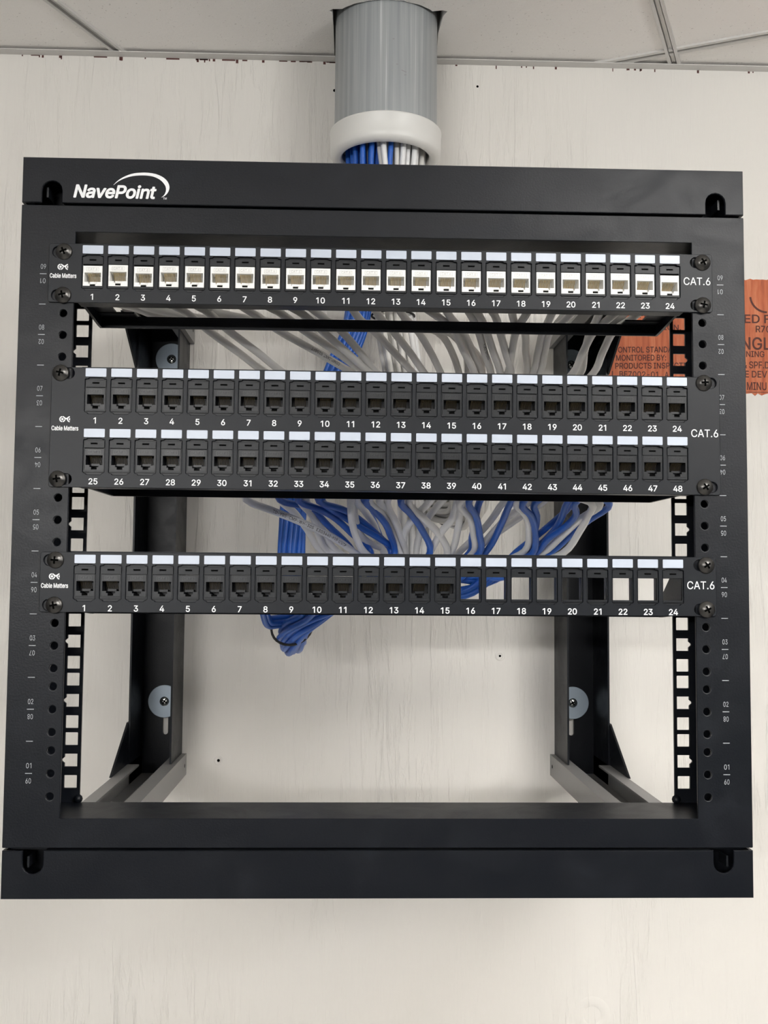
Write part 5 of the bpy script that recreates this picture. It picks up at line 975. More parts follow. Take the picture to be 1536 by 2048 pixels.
def panel(label, xc, ztop, height, rows, y_bar, empty_from, jack, where, tilt=0.0):
    """xc, ztop in rack space; rows: (z of the insert tops below ztop, first number)"""
    p = thing('patch_panel', label, 'patch panel', (xc, -1.7, ztop), rot=(0, tilt, 0))
    m = MB()
    hw = 241.6
    loops = [rrect(-hw, hw, -height, 0, 1.8, 3)]
    for (t0, n0) in rows:
        for i in range(24):
            cx = (i - 11.5) * PITCH
            loops.append([(cx + a, t0 + b) for a, b in CUT])
    slots = [(-19.0 - 3.0, )]
    zs = [-(ztop - z) for z in ([h[0] for h in HOLES if ztop - height < h[0] < ztop])]
    zs = [min(zs), max(zs)]
    for sx in (-1, 1):
        for z in zs:
            loops.append(rrect(sx * 232.3 - 6.9, sx * 232.3 + 6.9, z - 3.9, z + 3.9, 3.8, 5))
    plate(m, loops, 0, 1.6, .3)
    # folded returns above and below, rounded at the bend
    for zz, k in ((-.9, -1), (-height + .1, 1)):
        m.box(-220.5, 220.5, 1.6, 12.5, zz, zz + 1.4 * 1)
    for zz in (-1.1, -height + 1.1):
        vs, fs = [], []
    fp = m.build('face_plate', 'panel', p)
    # bar for tying cables, on two arms
    cb = MB()
    bx0, bx1, bz = -219, 219, (-height + .2 if len(rows) == 1 else -height + 4.6)
    cb.box(bx0, bx1, y_bar, y_bar + 2, bz - 3, bz + 6)
    cb.box(bx0 + 12, bx1 - 12, y_bar + 2, y_bar + 9, bz + 4.6, bz + 6)
    for sx in (-1, 1):
        a, b = sorted((sx * 219.5, sx * 217.5))
        cb.prism([(4, -height + 1), (y_bar - 6, bz - 3), (y_bar + 2, bz - 3), (y_bar + 2, bz + 6), (y_bar * .42, bz + 31), (4, bz + 36)], 'x', a, b)
        a, b = sorted((sx * 217.5, sx * 204))
        cb.box(a, b, 12, y_bar - 12, bz + 5.5, bz + 7)
        a, b = sorted((sx * 219.5, sx * 190))
        cb.box(a, b, y_bar - 14, y_bar, bz + 4.8, bz + 6)
    cb.build('cable_bar', 'black', p)
    for (t0, n0) in rows:
        for i in range(24):
            cx = (i - 11.5) * PITCH
            link('port_insert', INSERT, p, (cx, 0, t0))
            link('label_strip', LABEL, p, (cx, 0, t0))
            link('port_number', number_mesh(n0 + i), p, (cx, 0, t0))
    # black pan-head screws, sitting in the rack's own holes
    for sx in (-1, 1):
        for z in zs:
            s_ = link('mounting_screw', SCREW, p, (sx * 232.55 - xc, .05, z))
            link('cross_recess', CROSS, s_)
            s_.rotation_euler = (0, rnd.uniform(-.6, .6), 0)
    pr = MB()
    zc = {1: -23.3, 2: -43.6}[len(rows)]
    letters(pr, 'Cable Matters', -231.0, zc - 2.1, 3.1, 19.0, -.07, bold=.022)
    lx, lz = -233.0, zc + 5.9
    ring_sector(pr, lx, lz, 1.35, 2.2, 8, 84)
    ring_sector(pr, lx, lz, 1.35, 2.2, 96, 264, 16)
    ring_sector(pr, lx, lz, 1.35, 2.2, 276, 352)
    ring_sector(pr, lx, lz, 0.0, .85, 0, 360, 14)
    pr.add([(lx + 1.4, -.09, lz + 1.65), (lx + 1.9, -.09, lz - .3), (lx + 2.7, -.09, lz - .1), (lx + 3.5, -.09, lz - .3), (lx + 4.0, -.09, lz + 1.65), (lx + 2.7, -.09, lz + .8)], [(0, 1, 2, 5), (5, 2, 3, 4)])
    ring_sector(pr, lx + 5.4, lz, 1.35, 2.2, 96, 264, 16)
    ring_sector(pr, lx + 5.4, lz, 0, .85, 90, 270, 10)
    pr.build('maker_lettering', 'print', p)
    pr = MB()
    letters(pr, 'CAT.6', 230.2, {1: -23.0, 2: -44.1}[len(rows)], 5.5, 19.8, -.07, bold=.004)
    pr.build('category_lettering', 'print', p)
    # jacks
    me, mc = jack
    rot = Matrix.Rotation(tilt, 3, 'Y')
    for (t0, n0) in rows:
        for i in range(24):
            if n0 + i >= empty_from:
                continue
            cx = (i - 11.5) * PITCH
            dz = rnd.uniform(-.25, .25)
            if len(rows) == 1 and col_of[jack[0].name] == 'white' and i in (0, 2, 23):
                dz = -.9
            q = rot @ Vector((cx + rnd.uniform(-.12, .12), rnd.uniform(0, .2), t0 - 5.4 + dz * (1 if dz < 0 else .4)))
            c = col_of[jack[0].name]
            j = thing('keystone_jack', '%s network jack in port %d of the %s patch panel' % (c, n0 + i, where), 'network jack',
                      (xc + q.x, -1.7 + q.y, ztop + q.z), '%s jacks in the %s patch panel' % (c, where), (0, tilt, 0))
            link('housing', me, j)
            link('clip_slot', CLIP, j)
            link('contact_pins', mc, j)['label'] = 'gold contact pins' if c == 'white' else 'dull brass contact pins'
    return p
col_of = {JW[0].name: 'white', JB[0].name: 'black'}
panel('black 24-port patch panel filled with white jacks, topmost on the rack', -1.8, 400.0, 43.3, [(-9.6, 1)], 63, 99, JW, 'top')
panel('double-height black 48-port patch panel full of black jacks in the middle of the rack', 2.6, 309.2, 86.4, [(-8.9, 1), (-52.6, 25)], 97, 99, JB, 'middle', .0021)
panel('black 24-port patch panel with nine empty ports at its right end, lowest on the rack', -1.7, 177.3, 42.6, [(-10.2, 1)], 63, 16, JB, 'bottom')

# ------------------------------------------------------------------ cables: centre lines in rack space
CABLES = [
('grey','A',3,[(-175,30,377),(-172,60,376),(-158,74,371),(-142,100,362),(-121,130,351),(-100,165,341),(-47,225,328),(31,245,304),(63,258,281),(75,282,254),(79,317,235),(74,353,232),(55,387,240),(34,400,281),(22,403,339),(13,405,391),(5,407,440),(3,411,497),(7,413,568),(-1,404,560),(-11,394,636),(-11,395,740)]),
('grey','A',4,[(-157,30,377),(-154,60,376),(-141,69,371),(-125,95,361),(-104,125,350),(-84,160,340),(-34,225,328),(35,245,304),(64,250,275),(76,276,246),(80,315,226),(75,355,222),(56,396,235),(35,410,281),(23,412,339),(14,414,390),(6,416,440),(4,421,497),(8,423,568),(16,407,560),(26,389,636),(26,389,740)]),
('grey','A',6,[(-120,30,377),(-117,60,376),(-103,79,371),(-85,105,364),(-54,135,353),(-24,170,343),(28,225,328),(58,245,304),(67,263,287),(80,286,260),(84,320,242),(78,353,239),(59,383,247),(38,393,284),(26,395,341),(17,397,392),(9,399,441),(7,403,498),(11,405,568),(18,414,560),(27,425,636),(26,425,740)]),
('grey','A',7,[(-102,30,377),(-98,60,376),(-83,71,371),(-63,97,362),(-38,127,352),(-14,162,342),(30,225,328),(58,245,304),(68,268,292),(80,290,265),(84,322,249),(79,352,246),(59,378,251),(39,386,284),(27,388,341),(18,390,392),(10,392,442),(8,397,498),(11,399,568),(25,418,560),(42,441,636),(41,440,740)]),
('grey','A',8,[(-84,30,377),(-80,60,376),(-67,68,371),(-49,94,362),(-29,124,351),(-9,159,341),(28,225,328),(58,245,304),(68,254,280),(80,279,251),(84,316,231),(79,355,228),(60,392,240),(39,404,283),(27,406,340),(18,408,391),(10,410,441),(8,415,497),(12,417,568),(22,420,560),(35,425,636),(34,424,740)]),
('grey','A',9,[(-65,30,377),(-62,60,376),(-50,79,371),(-34,105,365),(-18,135,354),(-2,170,343),(30,225,328),(58,245,304),(71,248,276),(83,274,246),(87,314,224),(81,357,221),(62,399,236),(42,412,283),(29,414,340),(21,416,392),(13,418,440),(11,422,497),(14,424,567),(18,428,560),(24,433,636),(23,433,740)]),
('grey','A',11,[(-29,30,377),(-27,60,376),(-17,96,371),(-6,122,369),(12,152,358),(31,187,347),(58,225,329),(68,245,304),(71,258,285),(83,282,256),(87,318,237),(82,355,234),(62,388,245),(42,398,284),(30,401,341),(21,403,392),(13,405,441),(11,409,497),(15,411,568),(15,411,560),(15,412,636),(15,412,740)]),
('grey','A',12,[(-11,30,377),(-9,60,376),(0,92,371),(10,118,368),(26,148,357),(41,183,346),(64,225,329),(70,245,304),(74,263,290),(86,287,263),(91,321,245),(85,355,242),(65,383,251),(45,390,286),(33,393,342),(24,395,393),(16,397,442),(14,401,498),(18,403,568),(3,422,560),(-14,445,636),(-13,444,740)]),
('grey','A',13,[(8,30,377),(10,60,376),(20,91,371),(31,117,368),(44,147,357),(56,182,346),(73,225,329),(74,245,304),(75,253,283),(88,279,253),(92,317,233),(86,357,230),(66,393,244),(46,403,285),(34,405,342),(26,407,393),(18,409,441),(16,413,497),(19,415,567),(16,430,560),(13,448,636),(13,447,740)]),
('grey','A',14,[(26,30,377),(29,60,376),(42,73,371),(59,99,365),(71,129,354),(84,164,343),(98,225,329),(82,245,305),(76,248,279),(89,274,248),(93,315,226),(87,359,224),(67,399,240),(47,409,285),(35,412,342),(27,414,393),(18,416,441),(17,420,497),(20,422,567),(25,431,560),(33,443,636),(32,442,740)]),
('grey','A',15,[(44,30,377),(47,60,376),(56,84,371),(68,110,367),(80,140,356),(92,175,346),(103,225,330),(84,245,305),(77,267,295),(89,290,268),(94,322,250),(87,355,248),(67,379,256),(48,385,287),(36,387,343),(27,389,394),(19,391,443),(17,395,498),(21,397,568),(9,400,560),(-4,403,636),(-3,403,740)]),
('grey','A',16,[(62,30,377),(64,60,376),(71,75,371),(80,101,365),(89,131,354),(99,166,344),(107,225,330),(86,245,305),(78,242,274),(90,270,243),(95,313,219),(89,360,216),(68,405,236),(49,417,284),(37,419,342),(28,421,393),(20,423,441),(18,427,496),(22,429,567),(16,430,560),(10,434,636),(10,433,740)]),
('grey','A',10,[(68,30,377),(70,60,376),(77,72,371),(86,98,365),(96,128,354),(107,163,343),(114,225,330),(88,245,305),(79,260,290),(92,284,261),(96,320,241),(90,357,239),(70,387,251),(50,394,287),(38,396,343),(30,398,394),(22,400,442),(20,404,497),(23,406,567),(22,406,560),(21,406,636),(21,406,740)]),
('grey','A',17,[(81,30,377),(82,60,376),(89,70,371),(97,96,364),(106,126,354),(116,160,343),(121,225,330),(91,245,305),(81,254,286),(94,280,257),(98,318,236),(92,359,233),(71,393,248),(52,400,287),(40,402,343),(32,404,394),(24,406,442),(22,410,497),(25,412,567),(21,401,560),(17,389,636),(16,389,740)]),
('grey','A',19,[(117,30,377),(117,60,376),(114,73,371),(111,99,365),(112,129,354),(114,164,344),(109,225,330),(86,245,305),(82,245,278),(95,272,247),(99,315,224),(93,361,221),(72,403,241),(53,413,286),(42,415,343),(33,417,394),(25,419,442),(23,423,497),(27,425,567),(34,414,560),(44,402,636),(43,402,740)]),
('grey','A',18,[(99,30,377),(101,60,376),(110,97,371),(122,123,371),(128,153,360),(135,188,349),(130,225,330),(94,245,305),(83,268,298),(95,291,271),(100,323,253),(93,357,251),(73,379,260),(54,382,290),(42,384,344),(33,386,395),(25,388,443),(23,392,498),(27,394,567),(17,417,560),(6,443,636),(6,442,740)]),
('grey','A',20,[(136,30,377),(136,60,376),(136,93,371),(137,119,371),(138,149,359),(140,184,348),(129,225,330),(94,245,305),(83,250,283),(96,276,252),(100,316,230),(93,360,228),(73,398,245),(54,406,287),(42,408,343),(33,410,394),(25,412,442),(24,416,497),(27,418,567),(25,417,560),(25,417,636),(24,417,740)]),
('grey','A',21,[(154,30,377),(153,60,376),(148,93,371),(143,119,370),(144,149,359),(146,184,348),(134,225,330),(95,245,305),(84,263,294),(96,286,266),(101,321,246),(94,358,245),(74,385,256),(55,389,289),(43,391,344),(34,393,395),(26,395,443),(24,399,498),(28,401,567),(19,398,560),(9,393,636),(9,393,740)]),
('grey','A',22,[(172,30,377),(173,60,376),(175,92,371),(177,118,371),(179,148,360),(183,183,348),(165,225,330),(106,245,305),(86,257,290),(99,282,261),(103,320,240),(97,360,238),(76,391,253),(57,395,289),(45,397,344),(37,399,395),(29,401,443),(27,405,497),(30,407,567),(25,427,560),(21,451,636),(21,450,740)]),
('grey','A',23,[(190,30,377),(189,60,376),(183,72,371),(176,98,366),(173,128,355),(172,163,344),(154,225,330),(102,245,305),(89,250,285),(102,276,255),(106,317,232),(99,362,230),(78,398,249),(60,404,289),(48,406,344),(40,408,395),(32,410,443),(30,414,497),(33,416,566),(41,411,560),(52,405,636),(51,405,740)]),
('grey','A',24,[(209,30,377),(207,60,376),(201,76,371),(193,102,367),(191,132,356),(191,167,345),(170,225,330),(108,245,305),(90,262,296),(103,285,267),(107,322,247),(100,360,245),(79,386,259),(61,389,291),(49,390,345),(41,392,396),(33,394,444),(31,398,498),(35,400,567),(23,403,560),(12,404,636),(12,404,740)]),
('grey','A',1,[(-212,30,377),(-210,60,374),(-202,85,377),(-179,107,374),(-103,129,375),(-9,151,381),(54,173,385),(79,195,370),(84,217,342),(86,252,317),(90,245,282),(103,272,250),(108,315,226),(101,364,224),(80,404,246),(61,410,289),(50,412,344),(41,414,395),(33,416,442),(31,420,497),(35,422,566),(23,404,560),(11,382,636),(11,383,740)]),
('grey','A',2,[(-193,30,377),(-191,60,374),(-191,85,377),(-150,107,374),(-86,129,376),(8,151,382),(52,173,381),(68,195,366),(79,217,340),(86,252,317),(92,255,291),(105,280,260),(109,319,238),(102,362,237),(81,394,255),(63,397,291),(51,399,345),(43,401,396),(35,403,443),(33,407,497),(37,409,566),(29,397,560),(23,381,636),(22,382,740)]),
('grey','A',5,[(-139,30,377),(-137,60,374),(-135,85,374),(-92,107,372),(-26,129,376),(35,151,380),(70,173,377),(95,195,357),(91,217,337),(86,252,317),(96,250,288),(109,276,257),(113,318,233),(106,364,232),(84,399,253),(67,403,292),(55,405,346),(47,407,396),(39,408,443),(37,412,497),(40,414,566),(23,398,560),(4,378,636),(4,379,740)]),
('white','B',1,[(-98,30,245),(-98,58,244),(-106,96,238),(-111,115,225),(-91,130,217),(-69,145,209),(-46,160,199),(-34,175,193),(-21,190,184),(6,225,168),(46,285,154),(46,335,153),(46,368,181),(46,384,225),(44,398,286),(42,404,343),(38,406,394),(32,408,443),(31,410,497),(31,412,567),(27,426,560),(24,443,636),(24,442,740)]),
('white','B',2,[(-80,30,245),(-80,58,244),(-82,96,238),(-84,145,226),(-74,170,218),(-64,195,205),(-50,220,185),(-10,225,168),(41,285,151),(41,336,151),(41,370,179),(41,387,224),(39,401,286),(37,407,342),(33,409,394),(27,411,442),(26,413,497),(26,415,567),(26,412,560),(29,408,636),(29,408,740)]),
('white','B',3,[(-61,30,245),(-61,58,244),(-65,96,238),(-67,140,225),(-57,165,214),(-52,190,197),(-44,215,185),(-7,225,168),(44,285,159),(45,333,158),(44,364,184),(44,379,226),(42,393,287),(40,399,343),(36,401,394),(31,403,443),(29,405,498),(29,407,567),(30,411,560),(34,415,636),(33,415,740)]),
('white','B',4,[(-61,30,289),(-61,58,288),(-62,85,267),(-62,96,246),(-62,145,226),(-51,182,206),(-36,220,185),(-2,225,168),(48,285,149),(48,336,149),(47,372,178),(47,389,223),(45,403,286),(43,409,343),(40,411,394),(34,413,443),(32,415,497),(32,417,567),(32,410,560),(34,401,636),(34,402,740)]),
('blue','B',5,[(-80,30,289),(-80,58,288),(-81,85,267),(-82,96,246),(-84,130,226),(-60,155,221),(-44,180,207),(-22,205,185),(-17,185,163),(-15,195,145),(-60,194,122),(-76,208,113),(-85,233,103),(-89,267,98),(-90,299,102),(-90,322,116),(-89,324,134),(-87,332,186),(-83,343,239),(-70,361,300),(-51,376,357),(-37,384,394),(-19,390,440),(-13,396,496),(-6,400,566),(-6,412,560),(-8,425,636),(-7,425,740)]),
('blue','B',6,[(-43,30,245),(-43,58,244),(-58,96,238),(-68,124,225),(-51,143,219),(-37,162,212),(-23,180,200),(-6,199,185),(-6,185,164),(-15,195,144),(-59,202,133),(-70,216,122),(-75,237,110),(-76,268,101),(-77,300,100),(-79,328,111),(-82,335,132),(-85,345,184),(-86,355,237),(-74,373,297),(-55,388,355),(-41,397,393),(-23,403,440),(-16,409,495),(-10,413,566),(-15,403,560),(-23,390,636),(-22,390,740)]),
('blue','B',7,[(-43,30,289),(-43,58,288),(-45,85,267),(-48,96,246),(-51,128,225),(-33,146,220),(-21,165,215),(-2,184,201),(13,202,185),(7,185,164),(-15,195,142),(-58,201,129),(-70,214,118),(-77,236,107),(-79,268,99),(-81,300,99),(-82,327,112),(-85,333,133),(-87,342,184),(-87,352,238),(-75,370,299),(-55,385,356),(-41,394,394),(-23,400,440),(-17,406,496),(-10,410,566),(-15,413,560),(-24,416,636),(-23,416,740)]),
('blue','B',8,[(-25,30,245),(-25,58,244),(-39,96,238),(-48,138,225),(-27,162,212),(7,188,193),(18,212,185),(10,185,164),(-15,195,141),(-57,197,123),(-72,210,113),(-81,233,103),(-86,267,96),(-88,300,99),(-89,324,113),(-90,327,133),(-89,335,186),(-86,345,239),(-74,363,300),(-54,378,357),(-41,387,395),(-22,392,441),(-16,398,496),(-9,402,566),(-7,395,560),(-6,385,636),(-5,386,740)]),
('white','B',9,[(-25,30,289),(-25,58,288),(-25,85,267),(-24,96,246),(-24,108,224),(-23,132,208),(-18,158,193),(-12,182,184),(11,225,168),(37,285,155),(37,335,154),(37,367,181),(37,383,225),(35,397,286),(33,403,343),(29,405,393),(23,407,442),(22,409,497),(22,411,567),(12,411,560),(1,410,636),(1,410,740)]),
('white','B',10,[(-6,30,245),(-6,58,244),(-15,96,238),(-22,150,227),(-17,175,202),(-6,200,192),(9,225,186),(22,225,169),(50,285,158),(50,334,157),(50,365,183),(50,380,226),(48,394,287),(46,400,343),(42,402,395),(36,404,443),(35,406,498),(35,408,567),(22,391,560),(8,371,636),(8,372,740)]),
('white','B',11,[(-6,30,289),(-6,58,288),(-10,85,267),(-14,96,246),(-19,145,227),(-12,170,220),(-2,195,207),(6,220,186),(20,225,168),(42,285,146),(42,337,146),(42,374,176),(41,392,222),(40,406,285),(37,412,342),(34,414,393),(28,416,442),(27,418,497),(26,420,567),(33,403,560),(43,384,636),(42,384,740)]),
('blue','B',12,[(12,30,245),(12,58,244),(-2,96,238),(-12,120,225),(-6,139,220),(6,158,208),(11,176,199),(16,195,185),(9,185,164),(-15,195,146),(-57,207,137),(-66,221,125),(-68,239,113),(-69,269,101),(-70,301,97),(-74,332,108),(-79,342,131),(-86,353,182),(-90,362,235),(-77,380,297),(-58,395,354),(-44,404,393),(-26,410,440),(-20,416,495),(-13,420,566),(-20,416,560),(-31,412,636),(-30,412,740)]),
('blue','B',13,[(12,30,289),(12,58,288),(4,85,267),(-3,96,246),(-13,160,227),(-8,185,221),(-3,210,213),(8,235,186),(2,185,164),(-15,195,145),(-57,199,126),(-71,212,116),(-78,235,105),(-82,267,97),(-84,300,98),(-86,326,112),(-88,331,133),(-89,339,185),(-87,348,238),(-75,366,300),(-55,381,357),(-42,390,394),(-23,396,441),(-17,402,496),(-10,406,566),(-13,416,560),(-18,427,636),(-17,426,740)]),
('white','B',14,[(30,30,245),(30,58,244),(7,96,238),(-9,125,226),(1,150,218),(10,175,208),(20,200,185),(29,225,169),(40,285,161),(40,333,161),(40,362,185),(39,377,227),(38,390,287),(35,396,343),(32,398,394),(26,400,443),(25,402,498),(24,404,567),(27,418,560),(32,434,636),(31,434,740)]),
('white','B',15,[(30,30,289),(30,58,288),(21,85,267),(12,96,246),(0,135,226),(9,160,220),(16,185,211),(24,210,185),(31,225,169),(53,285,150),(53,336,150),(53,371,179),(52,387,224),(50,401,286),(48,407,343),(45,409,395),(39,411,443),(37,413,497),(37,415,567),(19,430,560),(-1,449,636),(0,448,740)]),
('white','B',16,[(48,30,245),(48,58,244),(24,96,238),(7,145,226),(16,170,209),(24,195,192),(27,220,186),(32,225,169),(35,285,150),(35,336,150),(35,371,179),(34,388,223),(33,402,285),(30,408,342),(27,410,393),(21,412,442),(20,414,497),(19,416,567),(34,417,560),(54,420,636),(53,420,740)]),
('blue','B',17,[(48,30,289),(48,58,288),(39,85,267),(30,96,246),(17,110,225),(27,135,215),(38,160,203),(47,185,184),(31,185,164),(-15,195,144),(-57,205,134),(-66,218,122),(-71,238,110),(-72,268,99),(-74,301,97),(-77,330,109),(-82,339,131),(-87,349,183),(-90,358,236),(-77,376,298),(-58,391,355),(-44,400,394),(-26,406,440),(-20,412,495),(-13,416,566),(-15,407,560),(-19,398,636),(-18,398,740)]),
('white','B',18,[(67,30,245),(67,58,244),(41,96,238),(24,122,225),(39,148,212),(54,172,200),(64,198,184),(54,225,169),(48,285,163),(48,332,162),(48,360,186),(48,375,227),(46,389,288),(44,395,344),(40,397,395),(34,399,443),(33,401,498),(33,403,567),(35,406,560),(40,410,636),(39,410,740)]),
('white','B',19,[(67,30,289),(67,58,288),(59,85,267),(52,96,246),(42,135,225),(33,154,216),(26,172,206),(24,191,196),(26,210,184),(32,225,169),(47,285,143),(47,338,143),(47,377,175),(47,394,222),(45,408,285),(43,414,342),(39,416,394),(33,418,442),(32,420,497),(32,422,567),(24,424,560),(16,428,636),(16,428,740)]),
('white','B',20,[(85,30,245),(85,58,244),(66,96,238),(53,145,226),(44,170,214),(39,195,203),(37,220,185),(38,225,169),(34,285,159),(34,333,159),(34,363,184),(34,378,226),(32,392,287),(30,398,343),(26,400,393),(20,402,442),(19,404,497),(19,406,567),(28,418,560),(40,432,636),(39,432,740)]),
('white','B',21,[(85,30,289),(85,58,288),(79,85,267),(74,96,246),(66,132,226),(64,151,213),(56,170,202),(50,189,189),(49,208,185),(45,225,169),(55,285,156),(56,334,156),(55,366,182),(55,382,225),(53,396,287),(51,402,344),(47,404,395),(42,406,443),(40,407,498),(40,409,567),(32,404,560),(26,397,636),(26,397,740)]),
('white','B',22,[(103,30,245),(103,58,244),(83,96,238),(70,125,226),(70,162,206),(68,200,186),(56,225,169),(37,285,144),(37,338,144),(37,376,175),(36,394,222),(35,408,284),(33,414,342),(29,416,393),(23,418,442),(22,420,497),(21,422,567),(27,405,560),(35,385,636),(34,385,740)]),
('blue','B',23,[(103,30,289),(103,58,288),(94,85,267),(86,96,246),(74,115,225),(83,140,214),(89,165,200),(92,190,184),(65,200,165),(35,215,161),(22,215,149),(-29,208,135),(-56,204,131),(-67,216,119),(-73,236,107),(-76,268,97),(-78,301,96),(-81,330,109),(-86,337,132),(-89,346,184),(-90,354,237),(-78,372,299),(-58,387,356),(-45,396,395),(-26,402,441),(-20,408,496),(-14,412,566),(-15,411,560),(-19,409,636),(-18,409,740)]),
('white','B',24,[(121,30,245),(121,58,244),(89,96,238),(67,124,224),(79,149,213),(85,174,200),(88,199,185),(68,225,169),(42,285,166),(42,331,165),(42,358,188),(42,372,228),(40,386,288),(38,392,344),(34,394,394),(28,396,443),(27,398,498),(27,400,568),(33,410,560),(42,421,636),(42,420,740)]),
('blue','B',25,[(121,30,289),(121,58,288),(111,85,267),(100,96,246),(86,140,227),(85,165,208),(85,190,198),(86,215,185),(58,215,162),(26,215,158),(22,215,146),(-29,208,137),(-55,197,120),(-70,209,110),(-81,232,99),(-87,267,92),(-91,301,96),(-93,325,112),(-94,327,133),(-93,334,186),(-88,342,240),(-76,360,302),(-57,375,359),(-43,384,396),(-25,390,442),(-19,395,497),(-12,399,567),(-2,411,560),(8,424,636),(8,424,740)]),
('white','B',26,[(140,30,245),(140,58,244),(121,96,238),(108,150,227),(102,175,215),(95,200,204),(80,225,188),(62,225,169),(54,285,145),(54,338,145),(54,375,176),(53,392,222),(52,406,285),(49,412,343),(46,414,394),(40,416,443),(39,418,497),(38,420,567),(28,410,560),(18,397,636),(18,398,740)]),
('blue','B',27,[(140,30,289),(140,58,288),(131,85,267),(122,96,246),(111,125,226),(107,162,207),(99,200,185),(71,206,158),(41,215,154),(22,215,143),(-29,208,139),(-54,201,126),(-67,213,114),(-75,234,103),(-80,267,94),(-83,301,95),(-87,329,109),(-90,334,132),(-92,341,184),(-91,349,239),(-78,367,300),(-59,382,358),(-45,391,396),(-27,397,441),(-21,403,496),(-14,407,567),(-14,420,560),(-17,436,636),(-17,435,740)]),
('white','B',28,[(158,30,245),(158,58,244),(142,96,238),(131,145,228),(125,164,223),(114,182,214),(97,201,193),(92,220,185),(68,225,169),(31,285,153),(31,335,153),(30,368,180),(30,384,224),(28,398,286),(26,404,342),(23,407,393),(17,409,442),(15,411,497),(15,413,567),(22,396,560),(30,377,636),(30,378,740)]),
('white','B',29,[(158,30,289),(158,58,288),(153,85,267),(149,96,246),(143,155,228),(130,180,218),(109,205,202),(88,230,184),(66,225,169),(54,285,163),(54,332,162),(54,360,186),(53,375,227),(51,388,288),(49,394,344),(46,396,395),(40,398,444),(38,400,498),(38,402,568),(41,414,560),(48,427,636),(47,427,740)]),
('white','B',30,[(176,30,245),(176,58,244),(140,96,238),(115,122,225),(127,147,216),(134,172,204),(134,197,186),(94,225,169),(43,285,139),(43,339,140),(43,380,173),(43,398,221),(41,412,284),(39,418,342),(35,420,393),(29,422,442),(28,424,497),(28,426,567),(35,410,560),(45,393,636),(44,394,740)]),
('blue','B',31,[(176,30,289),(176,58,288),(159,85,267),(142,96,246),(119,115,224),(130,140,215),(138,165,204),(140,190,184),(114,200,172),(84,215,151),(22,215,139),(-29,208,136),(-54,207,133),(-63,219,120),(-68,237,108),(-71,268,96),(-74,302,93),(-79,333,106),(-85,341,131),(-91,350,183),(-93,357,237),(-81,376,299),(-61,391,356),(-48,400,395),(-30,405,441),(-23,411,496),(-17,415,566),(-6,408,560),(5,400,636),(5,400,740)]),
('blue','B',32,[(194,30,245),(194,58,244),(157,96,238),(131,125,225),(137,150,216),(140,175,205),(135,200,185),(108,206,169),(77,215,148),(22,215,155),(-29,208,138),(-53,200,123),(-68,211,111),(-77,233,100),(-83,267,92),(-87,301,94),(-90,328,110),(-93,331,132),(-94,338,185),(-91,345,240),(-78,363,301),(-59,378,359),(-45,387,396),(-27,393,442),(-21,399,497),(-14,403,567),(-9,391,560),(-5,376,636),(-4,377,740)]),
('blue','B',33,[(194,30,289),(194,58,288),(184,85,267),(174,96,246),(160,132,226),(160,158,214),(157,182,203),(141,208,185),(113,210,166),(82,215,145),(22,215,152),(-29,208,135),(-53,205,128),(-64,216,116),(-71,235,104),(-76,267,93),(-80,302,92),(-84,331,107),(-89,338,131),(-93,345,184),(-93,352,238),(-81,371,300),(-61,386,358),(-48,394,396),(-30,400,442),(-24,406,496),(-17,410,567),(-14,396,560),(-15,378,636),(-14,379,740)]),
('blue','B',34,[(213,30,245),(213,58,244),(184,96,238),(164,120,225),(169,139,217),(165,158,208),(152,176,197),(146,195,186),(119,203,163),(89,215,163),(22,215,149),(-29,208,137),(-51,204,125),(-63,214,113),(-72,234,100),(-78,267,90),(-83,302,90),(-88,332,107),(-93,337,131),(-96,343,184),(-95,349,239),(-82,367,301),(-63,382,359),(-49,391,397),(-31,397,442),(-25,403,497),(-18,406,567),(-1,422,560),(16,440,636),(16,439,740)]),
('blue','B',35,[(213,30,289),(213,58,288),(199,85,267),(185,96,246),(167,145,227),(166,170,221),(146,195,201),(130,220,186),(101,218,159),(69,215,160),(22,215,145),(-29,208,139),(-51,208,130),(-61,218,117),(-67,236,104),(-72,267,92),(-77,302,90),(-83,334,104),(-89,342,130),(-95,349,183),(-96,355,238),(-84,373,300),(-64,388,358),(-50,397,397),(-33,403,442),(-27,409,496),(-20,413,567),(-8,401,560),(2,387,636),(3,388,740)]),
('white','B',36,[(-98,30,289),(-98,58,288),(-12,85,267),(73,96,246),(187,128,225),(176,152,214),(164,178,199),(151,202,185),(103,225,169),(35,285,165),(35,332,164),(35,359,187),(34,373,227),(32,387,288),(30,393,343),(27,395,393),(21,397,442),(19,399,498),(19,401,567),(32,407,560),(48,414,636),(47,414,740)]),
('white','B',37,[(-116,30,245),(-116,58,244),(59,96,238),(176,115,225),(179,140,215),(178,165,204),(167,190,184),(113,225,169),(59,285,152),(59,336,151),(58,370,180),(58,386,224),(56,400,286),(54,406,343),(51,408,395),(45,410,443),(43,412,498),(43,414,567),(38,405,560),(36,393,636),(35,394,740)]),
('blue','B',38,[(-116,30,289),(-116,58,288),(-22,85,267),(73,96,246),(198,140,226),(187,165,214),(178,190,204),(163,215,187),(134,215,174),(103,215,157),(22,215,142),(-29,208,136),(-50,202,122),(-65,212,110),(-75,232,97),(-82,266,88),(-87,302,90),(-92,330,108),(-96,333,132),(-97,339,185),(-94,345,240),(-82,363,302),(-62,378,360),(-49,387,398),(-31,392,443),(-25,398,497),(-18,402,567),(-14,404,560),(-13,404,636),(-12,405,740)]),
